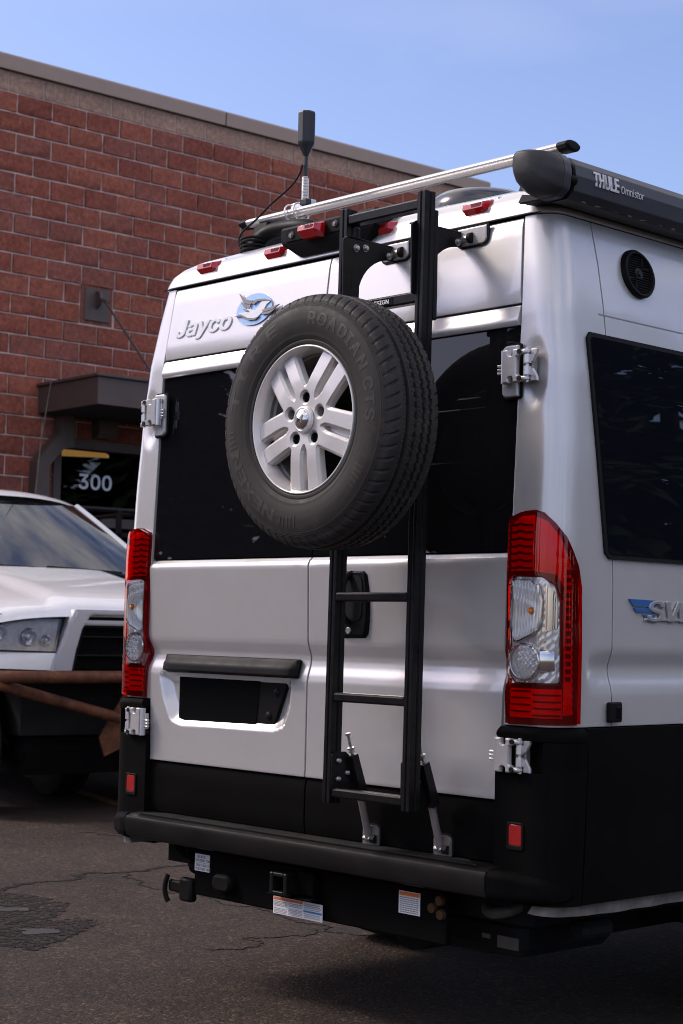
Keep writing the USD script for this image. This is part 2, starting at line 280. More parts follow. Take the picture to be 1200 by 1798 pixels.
def place(m, o, ex_, ey, ez):
    m = m.copy(); T = np.eye(4); T[:3, 0], T[:3, 1], T[:3, 2], T[:3, 3] = ex_, ey, ez, o
    m.apply_transform(T)
    if np.linalg.det(T[:3, :3]) < 0: m.invert()
    return m

def prism(poly, depth, o, ex_, ey, ez): return place(ex(poly, depth), o, ex_, ey, ez)
def bevel_prism(poly, depth, b, o, ex_, ey, ez, steps=3):
    ms = [ex(poly, depth-b)]
    for i in range(steps):
        q = poly.buffer(-b*(1-math.cos((i+1)/steps*PI/2)) if False else -b*(i+0.5)/steps)
        m = ex(q, b/steps+0.0002); m.apply_translation((0, 0, depth-b+b*i/steps-0.0001)); ms.append(m)
    return place(cat_mesh(ms), o, ex_, ey, ez)
def rrect(x0, y0, x1, y1, r): return sbox(min(x0, x1)+r, min(y0, y1)+r, max(x0, x1)-r, max(y0, y1)-r).buffer(r, quad_segs=6)
REAR = ((1, 0, 0), (0, 0, 1), (0, -1, 0))     # text or outline in the rear plane, standing off towards -y
def lathe(prof, n, o=(0, 0, 0), axis='y', a0=0.0, a1=2*PI):
    """prof: (along, radius) pairs revolved about the axis."""
    prof = np.asarray(prof, float); full = abs(a1-a0-2*PI) < 1e-6
    a = a0+(a1-a0)*np.arange(n)/(n if full else n-1); k = len(prof)
    V = np.zeros((n, k, 3)); c, s = np.cos(a)[:, None]*prof[:, 1], np.sin(a)[:, None]*prof[:, 1]
    if axis == 'y': V[..., 0], V[..., 2], V[..., 1] = c, s, prof[:, 0]
    elif axis == 'z': V[..., 0], V[..., 1], V[..., 2] = c, s, prof[:, 0]
    else: V[..., 1], V[..., 2], V[..., 0] = c, s, prof[:, 0]
    F = []
    for i in range(n if full else n-1):
        for j in range(k-1):
            i2 = (i+1) % n; F.append((i*k+j, i2*k+j, i2*k+j+1, i*k+j+1))
    m = tm(V.reshape(-1, 3)+np.asarray(o, float), quads(F)); m.fix_normals() if False else None
    return m

def panel(poly, fn, thick=0.012, dw=0.03, dz=0.03, off=0.0, wl=None, zl=None):
    """A sheet over the outline poly in surface coordinates (w, z), mapped by fn(w, z, off) and turned in at its edges."""
    offf = off if callable(off) else (lambda w, z: np.full(np.shape(w), off))
    x0, z0, x1, z1 = poly.bounds
    gw = np.linspace(x0, x1, max(1, int(math.ceil((x1-x0)/dw)))+1) if wl is None else np.asarray(sorted({x0, x1, *[q for q in wl if x0 < q < x1]}))
    gz = np.linspace(z0, z1, max(1, int(math.ceil((z1-z0)/dz)))+1) if zl is None else np.asarray(sorted({z0, z1, *[q for q in zl if z0 < q < z1]}))
    ids, P, F = {}, [], []
    def vid(p):
        k = (round(p[0], 5), round(p[1], 5))
        if k not in ids: ids[k] = len(P); P.append(k)
        return ids[k]
    pp = prep(poly)
    for i in range(len(gw)-1):
        for j in range(len(gz)-1):
            b = sbox(gw[i], gz[j], gw[i+1], gz[j+1])
            if pp.contains(b) or pp.covers(b):
                q = [vid(p) for p in ((gw[i], gz[j]), (gw[i+1], gz[j]), (gw[i+1], gz[j+1]), (gw[i], gz[j+1]))]
                F += [(q[0], q[1], q[2]), (q[0], q[2], q[3])]
            elif pp.intersects(b):
                g = poly.intersection(b)
                for s in getattr(g, 'geoms', [g]):
                    if s.geom_type != 'Polygon' or s.area < 1e-9: continue
                    v2, f2 = trimesh.creation.triangulate_polygon(s, engine='earcut')
                    for t in f2:
                        a = v2[t]
                        if (a[1][0]-a[0][0])*(a[2][1]-a[0][1])-(a[2][0]-a[0][0])*(a[1][1]-a[0][1]) < 0: t = t[::-1]
                        q = [vid(v2[e]) for e in t]
                        if len(set(q)) == 3: F.append(tuple(q))
    P = np.array(P); F = np.array(F)
    o = offf(P[:, 0], P[:, 1])
    top, low = fn(P[:, 0], P[:, 1], o), fn(P[:, 0], P[:, 1], o-thick)
    e = np.vstack([F[:, [0, 1]], F[:, [1, 2]], F[:, [2, 0]]]); es = np.sort(e, 1)
    key, inv, cnt = np.unique(es, axis=0, return_inverse=True, return_counts=True)
    eb = e[cnt[inv.ravel()] == 1]
    n = len(P); V = np.vstack([top, low])
    W = quads(np.c_[eb[:, 1], eb[:, 0], eb[:, 0]+n, eb[:, 1]+n])
    m = tm(V, np.vstack([F, W])); m.remove_unreferenced_vertices()
    nz = m.face_normals[:len(F)].mean(0)
    ref = (top-low).mean(0)
    if nz@ref < 0: m.invert()
    return m

def grid(fn, us, vs, flip=False):
    us, vs = np.asarray(us), np.asarray(vs); U_, V_ = np.meshgrid(us, vs, indexing='ij')
    P = fn(U_.ravel(), V_.ravel()); k = len(vs); F = []
    for i in range(len(us)-1):
        for j in range(k-1): F.append((i*k+j, (i+1)*k+j, (i+1)*k+j+1, i*k+j+1))
    m = tm(P, quads(F))
    if flip: m.invert()
    return m

def text(s, h, o, ex_, ey, ez, depth=0.002, bold=False, shear=0.0, sx=1.0):
    m = meshkit.text_mesh(s, h, depth, bold); v = m.vertices.copy(); v[:, 0] = v[:, 0]*sx+shear*v[:, 1]; m.vertices = v
    return place(m, o, ex_, ey, ez)
def wrapped(m, fn):
    m = m.copy(); m.vertices = fn(m.vertices); return m

def spread(proto, spots, label=None):
    """Copies of a finished thing: spots = (position, rotation z in degrees, scale, label or None)."""
    out = []; src = stage.GetPrimAtPath(proto); was = src.GetCustomData(); nm = src.GetName()
    for loc, rz, sc, lab in spots:
        path = '/World/'+numbered('/World', nm); x = UsdGeom.Xform.Define(stage, path)
        x.GetPrim().GetReferences().AddInternalReference(proto); x.GetPrim().SetInstanceable(True)
        x.ClearXformOpOrder(); x.AddTranslateOp().Set(Gf.Vec3d(*map(float, loc))); x.AddRotateZOp().Set(float(rz)); x.AddScaleOp().Set(Gf.Vec3f(sc, sc, sc))
        data(x.GetPrim(), lab or was.get('label'), was.get('category'), was.get('group')); out.append(path)
    return out

# ================================================================== GROUND
put(None, 'ground', grid(lambda x, y: np.c_[x, y, 0*x], np.linspace(-160, 160, 41), np.linspace(-160, 160, 41)), 'asphalt', False, kind='structure')
def blob(cx, cy, pts, z, name, mat, thick=0.006, seed=0, rough=0.02, kind='structure'):
    p = Polygon(pts).buffer(0.03).buffer(-0.015)
    c = [p.exterior.interpolate(t, normalized=True) for t in np.linspace(0, 1, 90)[:-1]]
    r = np.random.default_rng(seed); q = Polygon([(a.x+r.normal(0, rough*0.6), a.y+r.normal(0, rough*0.6)) for a in c]).buffer(0.012).buffer(-0.012)
    q = max(getattr(q, 'geoms', [q]), key=lambda g: g.area)
    m = ex(q, thick); m.apply_translation((0, 0, z)); return put(None, name, m, mat, False, kind=kind)
blob(0, 0, [(-2.72, 0.62), (-2.52, 0.68), (-2.27, 0.66), (-2.03, 0.42), (-2.05, 0.12), (-2.5, 0.05), (-2.8, 0.2)], 0.0005, 'asphalt_patch', 'patch', 0.002, 1)
blob(0, 0, [(-2.02, 0.08), (-1.95, 0.50), (-1.84, 0.52), (-1.62, 0.20), (-1.50, -0.02), (-1.66, -0.09), (-1.9, -0.2)], 0.0005, 'asphalt_patch', 'patch', 0.0025, 2)
blob(0, 0, [(-1.86, 0.17), (-1.79, 0.27), (-1.73, 0.24), (-1.77, 0.13)], 0.0036, 'puddle_film', 'damp', 0.001, 3, 0.006)
blob(0, 0, [(-2.36, 0.36), (-2.30, 0.46), (-2.25, 0.43), (-2.30, 0.34)], 0.0031, 'puddle_film', 'damp', 0.001, 4, 0.006)
blob(0, 0, [(-1.05, -0.66), (-0.99, -0.60), (-0.93, -0.66), (-0.98, -0.71)], 0.0005, 'asphalt_patch', 'patch', 0.002, 5, 0.01)
def crack(pts, w, seed, name='asphalt_crack'):
    r = np.random.default_rng(seed); c = np.asarray(pts, float)[:, :2]
    for lev in range(5):       # jagged by repeated midpoint displacement
        mid = (c[:-1]+c[1:])/2; d = np.diff(c, axis=0); n = np.c_[-d[:, 1], d[:, 0]]
        mid = mid+n*r.normal(0, 0.16, (len(mid), 1)); q = np.empty((len(c)+len(mid), 2)); q[0::2] = c; q[1::2] = mid; c = q
    k = len(c); ww = w*(0.35+0.8*meshkit.noise(np.c_[np.arange(k)*0.31, np.full(k, seed), np.zeros(k)]))*np.clip(np.minimum(np.arange(k), k-1-np.arange(k))/6, 0.15, 1)
    p = unary_union([LineString(c[i:i+2]).buffer(ww[i], quad_segs=1) for i in range(k-1)])
    p = max(getattr(p, 'geoms', [p]), key=lambda g: g.area)
    m = ex(p, 0.002); m.apply_translation((0, 0, 0.0005)); put(None, name, m, 'crack', False, kind='structure')
crack([(-3.3, 0.2, 0), (-2.78, 0.635, 0), (-2.87, 1.01, 0), (-2.95, 1.40, 0), (-2.96, 1.78, 0), (-3.1, 2.6, 0)], 0.020, 11)
crack([(-2.9, 1.44, 0), (-2.45, 1.25, 0), (-1.85, 1.235, 0), (-1.34, 1.19, 0), (-0.98, 1.18, 0), (-0.3, 1.35, 0)], 0.006, 12)
crack([(-1.2, 1.16, 0), (-1.12, 0.95, 0), (-1.02, 0.69, 0), (-1.1, 0.5, 0)], 0.004, 13)
crack([(-2.2, 2.2, 0), (-3.4, 2.5, 0), (-4.4, 2.2, 0)], 0.008, 15)
def stripe(a, b, w, name, label):
    a, b = np.array(a, float), np.array(b, float); d = (b-a)/np.linalg.norm(b-a); n = np.array([-d[1], d[0]])*w/2
    m = ex(Polygon([a-n, b-n, b+n, a+n]), 0.003); m.apply_translation((0, 0, 0.001)); put(None, name, m, 'yellow_paint', False, label, 'structure')
stripe((-5.2, 3.23), (-10.2, 4.77), 0.10, 'parking_line', 'worn yellow parking bay line on the asphalt under the white pickup')

# ================================================================== VAN
van = thing('camper_van', 'silver white high roof camper van seen from its rear right corner', 'van')
R0 = 0.08
def hw(z): return np.interp(z, [0.3, 0.5, 0.75, 1.45, 1.75, 2.0, 2.2, 2.35, 2.46, 2.56], [1.0, 1.03, 1.03, 1.03, 1.025, 1.01, 0.987, 0.962, 0.938, 0.905])
def yr(z): return np.interp(z, [0.3, 1.45, 1.48, 2.2, 2.48, 2.6], [0.0, 0.0, 0.0, 0.031, 0.064, 0.085])
def wside(z, y): return hw(z)-R0+R0*PI/2+(y-yr(z)-R0)
def groove(z):
    t = np.interp(z, [1.075, 1.098, 1.125, 1.146, 1.160, 1.196, 1.212], [0, -0.0045, -0.0135, -0.0175, -0.0165, -0.003, 0])
    return t
def S(sg):
    def fn(w, z, off=0.0):
        w, z = np.asarray(w, float), np.asarray(z, float); off = np.broadcast_to(off, w.shape)
        h, y0 = hw(z), yr(z); xc = h-R0; L = R0*PI/2
        a = np.clip((w-xc)/R0, 0, PI/2)
        ys = w-xc-L+R0
        gw = np.where(w < 0.853, 1.0, np.where(w < 1.0, np.interp(w, [0.853, 0.87], [1, 0]), np.clip((ys-0.13)/0.05, 0, 1)))
        o = off+groove(z)*gw
        x = np.where(w <= xc, w, np.where(w <= xc+L, xc+(R0+o)*np.sin(a), h+o))
        y = np.where(w <= xc, y0-o, np.where(w <= xc+L, y0+R0-(R0+o)*np.cos(a), y0+ys))
        return np.c_[sg*x, y, z]
    return fn
SR, SL = S(1), S(-1)
def edge(z): return np.interp(z, [0.5, 0.77, 1.47, 2.2, 2.48], [0.818, 0.822, 0.849, 0.851, 0.829])

# dark shell behind every gap, floor, axle
inner = []
for fn in (SR, SL):
    zs = np.linspace(0.5, 2.52, 24)
    def shell(u, z, fn=fn): return fn(u*(wside(z, 5.2)), z, -0.035)
    us = np.r_[np.linspace(0, 0.14, 6), np.linspace(0.15, 0.24, 12), np.linspace(0.25, 1, 8)]
    inner.append(grid(shell, us, zs, flip=fn is SL))
put(van, 'inner_shell', inner, 'seal', 40)
put(van, 'underbody', [bx(-0.86, 0.86, 0.12, 5.2, 0.40, 0.52), bx(-0.55, 0.55, 0.5, 4.9, 0.26, 0.40), cyl((-0.8, 1.05, 0.36), (1, 0, 0), 0.06, 1.6), cyl((0.25, 0.25, 0.34), (0, 1, 0), 0.11, 0.6),
    bx(0.35, 0.75, 0.2, 0.65, 0.28, 0.4, 0.03), bx(0.60, 0.90, 0.35, 0.40, 0.36, 0.45), bx(-0.90, -0.6, 0.35, 0.40, 0.36, 0.45)], 'dark', False)

# roof
lv = [(2.481, 0.932, 0.060, 0.09), (2.484, 0.938, 0.054, 0.09), (2.500, 0.933, 0.057, 0.09), (2.525, 0.925, 0.064, 0.10), (2.55, 0.908, 0.086, 0.11), (2.572, 0.883, 0.118, 0.13), (2.590, 0.845, 0.165, 0.15), (2.604, 0.78, 0.25, 0.2), (2.612, 0.66, 0.42, 0.25), (2.616, 0.42, 0.75, 0.3)]
loops = []
for z, h, y0, r in lv:
    half = [(t, y0) for t in np.linspace(0, h-r, 8)]
    half += [(h-r+r*math.sin(a), y0+r-r*math.cos(a)) for a in np.linspace(0, PI/2, 10)[1:]]
    half += [(h, y) for y in np.linspace(y0+r, 5.15-(y0-0.05), 8)[1:]]
    q = [(-x, y, z+0.012*max(0, 1-(x/0.9)**2)*min(1, (z-2.48)/0.05)) for x, y in half[::-1]]+[(x, y, z+0.012*max(0, 1-(x/0.9)**2)*min(1, (z-2.48)/0.05)) for x, y in half[1:]]
    loops.append(q)
k = len(loops[0]); V = np.array(loops).reshape(-1, 3); F = []
for i in range(len(lv)-1):
    for j in range(k): F.append((i*k+j, i*k+(j+1) % k, (i+1)*k+(j+1) % k, (i+1)*k+j))
F = quads(F).tolist(); b0 = (len(lv)-1)*k
for j in range(k//2): F += [(b0+j, b0+j+1, b0+k-2-j), (b0+j, b0+k-2-j, b0+k-1-j)]
roof = put(van, 'roof', tm(V, F), 'paint', 40)
put(roof, 'rain_channel', [grid(lambda s, t: np.c_[s*0.90, 0.060-0.004*t+0*s, 2.4795+0.002*t], np.linspace(-1, 1, 9), [0, 1])], 'seal', False)
put(roof, 'roof_vent', lathe([(0.00, 0.0), (-0.006, 0.10), (-0.022, 0.16), (-0.05, 0.195), (-0.09, 0.205), (-0.25, 0.205)][::-1], 36, (-0.02, 0.82, 2.848), 'z'), 'smoke_dome', 50)

# corner posts, sides
def poly_rows(zs, wa, wb): return Polygon([(wa(z), z) for z in zs]+[(wb(z), z) for z in zs[::-1]])
zz = np.linspace(0.985, 2.478, 12)
fine_w = list(np.arange(0.8, 1.16, 0.012))+[1.19, 1.22, 1.25, 1.28]
fine_z = sorted(set(np.round(np.r_[np.arange(0.98, 1.06, 0.02), np.arange(1.06, 1.23, 0.008), np.arange(1.24, 1.84, 0.04), np.arange(1.85, 2.12, 0.012), np.arange(2.14, 2.50, 0.03)], 4)))
def hinge_pocket(w, z):
    q = np.sqrt(((w-0.915)/0.045)**2+((z-2.0)/0.10)**2)
    return -0.010*np.clip((1.2-q)/0.5, 0, 1)**1.5
for fn in (SR, SL):
    pp = poly_rows(zz, lambda z: float(edge(z))+0.006, lambda z: float(wside(z, 0.247)))
    put(van, 'corner_post', panel(pp, fn, 0.02, wl=fine_w, zl=fine_z, off=hinge_pocket), 'paint', 30)
    sp = poly_rows(np.linspace(0.985, 2.478, 12), lambda z: float(wside(z, 0.252)), lambda z: float(wside(z, 5.1)))
    wl = [float(wside(1.2, y)) for y in (0.27, 0.3, 0.34, 0.38, 0.45, 0.6, 1.0, 2.0, 3.5)]
    sd = put(van, 'side_panel', panel(sp, fn, 0.02, wl=wl, zl=fine_z), 'paint', 30)
    wz = [(2.135, 0.145), (2.125, 0.135)]
    # side window, bonded glass standing a little proud
    y0 = 0.145
    gp = Polygon([(float(wside(z, y)), z) for z, y in ((1.485, 0.205), (1.468, 0.225), (1.468, 1.65), (2.128, 1.65), (2.128, 0.165), (2.11, 0.150))])
    gw = put(van, 'side_window', panel(gp, fn, 0.012, dw=0.1, dz=0.06, off=0.008), 'seal', 40)
    ip = gp.buffer(-0.020).buffer(0.006)
    put(gw, 'glass', panel(ip, fn, 0.004, dw=0.1, dz=0.06, off=0.0105), 'side_glass', 60)
    ln = Polygon([(float(wside(2.19, 0.22)), 2.188), (float(wside(2.19, 5.0)), 2.188), (float(wside(2.19, 5.0)), 2.192), (float(wside(2.19, 0.22)), 2.192)])
    put(sd, 'body_crease', panel(ln, fn, 0.003, dw=0.3, dz=0.1, off=0.0008), 'grey_ink', False)
# front end of the van, closed
put(van, 'cab', [hull([(s*a, y, z) for s in (-1, 1) for a, y, z in ((0.93, 5.0, 2.45), (1.0, 5.0, 0.45), (0.80, 5.35, 2.2), (0.95, 5.75, 1.15), (0.98, 5.9, 0.5))])], 'paint', 40)

# black lower cladding
for fn, sg in ((SR, 1), (SL, -1)):
    zc = np.linspace(0.49, 0.98, 6)
    lo = Polygon([(0.826, 0.58), (0.826, 0.856), (1.03, 0.856), (float(wside(0.85, 0.113)), 0.856), (float(wside(0.5, 0.093)), 0.49), (0.9, 0.49)])
    out = Polygon([(0.985, 0.856), (0.985, 0.948), (float(wside(0.9, 0.113)), 0.948), (float(wside(0.9, 0.113)), 0.856)])
    lip = Polygon([(0.842, 0.945), (0.836, 0.957), (0.846, 0.982), (float(wside(0.98, 0.113)), 0.982), (float(wside(0.95, 0.113)), 0.945)])
    cc = put(van, 'corner_cladding', [panel(lo, fn, 0.045, dw=0.018, dz=0.05, off=0.022), panel(out, fn, 0.045, dw=0.018, dz=0.03, off=0.022),
        panel(lip, fn, 0.05, dw=0.018, dz=0.012, off=lambda w, z: 0.024+0.012*np.clip((z-0.947)/0.02, 0, 1)*np.clip((1.08-w)/0.2, 0, 1)-0.012*np.clip((z-0.968)/0.014, 0, 1))], 'cladding', 35)
    rf = rrect(0.876, 0.638, 0.936, 0.715, 0.008)
    put(cc, 'reflector_frame', panel(rf.difference(rrect(0.883, 0.650, 0.930, 0.709, 0.006)), fn, 0.012, dw=0.02, dz=0.03, off=0.026), 'black_plastic', 30)
    put(cc, 'reflector', panel(rrect(0.884, 0.651, 0.929, 0.708, 0.006), fn, 0.006, dw=0.02, dz=0.03, off=0.0255), 'red_plastic', 30)
    sc = Polygon([(float(wside(0.5, 0.099)), 0.49), (float(wside(0.85, 0.119)), 0.856), (float(wside(0.98, 0.119)), 0.982), (float(wside(0.98, 5.0)), 0.982), (float(wside(0.5, 5.0)), 0.47)])
    put(van, 'side_cladding', panel(sc, fn, 0.04, dw=0.15, dz=0.08, off=lambda w, z: 0.020-0.006*np.clip((z-0.95)/0.03, 0, 1)+0.006*np.sin(np.clip((z-0.6)/0.1, 0, 1)*PI)), 'cladding', 35)
    put(van, 'sill_edge', panel(Polygon([(0.93, 0.462), (0.95, 0.486), (float(wside(0.49, 0.10)), 0.486), (float(wside(0.49, 4.5)), 0.476), (float(wside(0.49, 4.5)), 0.452), (float(wside(0.49, 0.25)), 0.450)]), fn, 0.10, dw=0.03, dz=0.02, off=lambda w, z: -0.004+0.0*w+0.004*np.sin(w*40)), 'grimy', 35)

# bumper
bp = []
prof = [(0.0, 0.586), (-0.062, 0.582), (-0.082, 0.572), (-0.088, 0.558), (-0.087, 0.525), (-0.078, 0.503), (-0.055, 0.495), (0.06, 0.495)]
bpoly = Polygon([(-y, z) for y, z in prof]+[(-0.06, 0.586)])
bp.append(prism(bpoly, 1.70, (-0.85, 0, 0), (0, -1, 0), (0, 0, 1), (1, 0, 0)))
if bp[0].bounds[1][0] < 0: bp[0] = prism(bpoly, 1.70, (0.85, 0, 0), (0, -1, 0), (0, 0, 1), (-1, 0, 0))
bump = put(van, 'bumper', bp, 'bumper_plastic', 32)
for fn in (SR, SL):
    off = lambda w, z: np.interp(w, [0.85, 0.90, 0.95, 1.0, 1.05, 1.12], [0.086, 0.080, 0.060, 0.040, 0.029, 0.0225])-0.02*np.clip((z-0.556)/0.03, 0, 1)-0.03*np.clip((0.505-z)/0.03, 0, 1)
    bz = lambda w: np.interp(w, [0.85, 0.93, 1.0, 1.04, 1.06], [0.584, 0.578, 0.564, 0.546, 0.526])
    off = lambda w, z: np.maximum(0.0250, np.interp(w, [0.85, 0.89, 0.93, 0.97, 1.01, 1.06], [0.087, 0.078, 0.060, 0.040, 0.028, 0.0220])-0.020*np.clip((z-bz(w)+0.022)/0.022, 0, 1)**2-0.022*np.clip((0.515-z)/0.022, 0, 1)**2)
    bl_ = [(w, float(bz(w))) for w in np.linspace(0.855, 1.06, 12)]
    put(bump, 'bumper_corner', panel(Polygon(bl_+[(1.06, 0.518), (1.03, 0.502), (0.98, 0.497), (0.855, 0.495)]), fn, 0.08, dw=0.010, dz=0.007, off=off), 'cladding', 50)
for k in range(9):
    y = -0.066+k*0.0072
    put(bump, 'tread_rib', bx(-0.80+0.01*k, 0.80-0.01*k, y, y+0.0036, 0.5835+0.0005*k, 0.5875+0.0003*k, 0.001), 'bumper_plastic', False)

# ------------------------------------------------------------------ rear doors
def door_off(w, z):
    o = np.interp(z, [0.765, 0.776, 0.79, 0.85, 1.09, 1.212, 1.452, 1.466, 1.479], [0.003, 0.006, 0.004, 0.004, 0.004, 0.004, 0.011, 0.006, -0.008])
    return o
def plate_off(w, z):
    o = door_off(w, z)
    p = Polygon([(0.785, 1.084), (0.076, 1.084), (0.085, 0.990), (0.112, 0.925), (0.16, 0.910), (0.66, 0.902), (0.712, 0.915), (0.755, 0.99)]).buffer(-0.02).buffer(0.02)
    d = shapely.distance(p.exterior, shapely.points(w, z)); ins = shapely.contains_xy(p, w, z)
    return np.where(ins, o-0.030*np.clip(d/0.035, 0, 1)**0.8, o)
dz_lines = sorted(set(np.round(np.r_[0.77, 0.776, 0.785, 0.80, 0.85, np.arange(0.89, 1.07, 0.0075), np.arange(1.07, 1.216, 0.006), np.arange(1.23, 1.45, 0.03), 1.452, 1.459, 1.466, 1.472, 1.479], 4)))
doors = {}
for fn, sg in ((SL, -1), (SR, 1)):
    skin = poly_rows(np.array([0.770, 1.1, 1.479]), lambda z: 0.0035, lambda z: float(edge(z)))
    wl = list(np.arange(0.06, 0.80, 0.0085)) if sg < 0 else list(np.arange(0.06, 0.84, 0.04))
    d = put(van, 'rear_door', panel(skin, fn, 0.022, wl=wl, zl=dz_lines, off=plate_off if sg < 0 else door_off), 'paint', 25,
            label='left rear door with number plate recess' if sg < 0 else 'right rear door with black pull handle')
    doors[sg] = d
    put(d, 'lower_trim', panel(poly_rows(np.array([0.590, 0.764]), lambda z: 0.0035, lambda z: 0.82), fn, 0.022, dw=0.1, dz=0.03, off=lambda w, z: np.interp(z, [0.59, 0.60, 0.755, 0.764], [-0.004, 0.003, 0.003, -0.004])), 'cladding', 30)
    put(d, 'window', panel(poly_rows(np.array([1.484, 1.8, 2.142]), lambda z: 0.0035, lambda z: float(edge(z))), fn, 0.010, dw=0.1, dz=0.06, off=-0.006), 'tinted_glass', 60)
    put(d, 'window_band', panel(poly_rows(np.array([2.146, 2.206]), lambda z: 0.0035, lambda z: float(edge(z))), fn, 0.022, dw=0.06, zl=[2.15, 2.156, 2.163, 2.17, 2.19, 2.2], off=lambda w, z: np.interp(z, [2.146, 2.152, 2.16, 2.195, 2.206], [0.002, 0.009, 0.011, 0.002, -0.003])), 'paint', 35)
    put(d, 'upper_panel', panel(poly_rows(np.array([2.213, 2.35, 2.474]), lambda z: 0.0035, lambda z: float(edge(z))), fn, 0.022, dw=0.06, dz=0.03, off=lambda w, z: np.interp(z, [2.213, 2.22, 2.465, 2.474], [-0.002, 0.003, 0.003, -0.002])), 'paint', 35)
dl, dr = doors[-1], doors[1]
put(van, 'door_seal', [grid(lambda s, t: SR(s*0.86, 2.472+0.014*t, -0.012), np.linspace(0, 1, 9), [0, 1]), grid(lambda s, t: SL(s*0.86, 2.472+0.014*t, -0.012), np.linspace(0, 1, 9), [0, 1], True)], 'seal', False)

# plate recess and the bar over it
pl = put(dl, 'plate_holder', bevel_prism(Polygon([(-0.69, 1.076), (-0.112, 1.076), (-0.120, 1.05), (-0.178, 0.917), (-0.19, 0.911), (-0.672, 0.906), (-0.69, 0.918)]), 0.012, 0.004, (0, 0.026, 0), *REAR), 'black_plastic', 35)
put(pl, 'plate_panel', bevel_prism(Polygon([(-0.688, 1.074), (-0.243, 1.074), (-0.264, 0.913), (-0.688, 0.908)]).buffer(-0.004), 0.006, 0.002, (0, 0.0175, 0), *REAR), 'gloss_black', 35)
for cx, cz in ((-0.168, 1.035), (-0.205, 0.955)):
    put(pl, 'plate_stud', lathe([(-0.006, 0.0), (-0.006, 0.008), (-0.002, 0.014), (0.003, 0.016)], 16, (cx, 0.013, cz)), 'black_plastic', 35)
bar = Polygon([(-0.748, 1.092), (-0.745, 1.13), (-0.735, 1.143), (-0.043, 1.143), (-0.036, 1.135), (-0.042, 1.090)])
tb = grid(lambda s, t: np.c_[np.interp(s, [0, 1], [-0.747, -0.039])+0*t, np.interp(t, [0, 0.25, 0.6, 0.85, 1.0], [0.0, -0.006, -0.030, -0.034, -0.010])*np.clip(np.minimum(s, 1-s)/0.03, 0.25, 1), np.interp(t, [0, 0.25, 0.6, 0.85, 1.0], [1.147, 1.145, 1.118, 1.092, 1.086])], np.r_[0, 0.01, 0.03, np.linspace(0.1, 0.9, 8), 0.97, 0.99, 1], np.linspace(0, 1, 14), True)
put(dl, 'plate_lamp_bar', [tb, bx(-0.742, -0.043, -0.008, 0.014, 1.084, 1.146, 0.004)], 'bumper_plastic', 35)

# handle on the right door
hd = put(dr, 'handle', bevel_prism(Polygon([(0.150, 1.405), (0.158, 1.43), (0.178, 1.438), (0.262, 1.438), (0.276, 1.428), (0.288, 1.36), (0.288, 1.29), (0.280, 1.235), (0.268, 1.222), (0.172, 1.220), (0.156, 1.232), (0.150, 1.26)]), 0.022, 0.012, (0, 0.004, 0), *REAR), 'satin_black', 35)
put(hd, 'grip', tube(curve([(0.205, -0.010, 1.425), (0.202, -0.040, 1.40), (0.200, -0.046, 1.34), (0.200, -0.040, 1.288), (0.203, -0.014, 1.268)], 16), 0.011, 10), 'satin_black', 50)
put(hd, 'finger_recess', bevel_prism(rrect(0.166, 1.272, 0.262, 1.418, 0.03), 0.002, 0.0008, (0, -0.0185, 0), *REAR), 'seal', 35)
put(hd, 'lock_barrel', lathe([(-0.006, 0.0), (-0.006, 0.009), (-0.004, 0.011), (0.004, 0.0115)], 18, (0.205, -0.018, 1.244)), 'steel', 35)

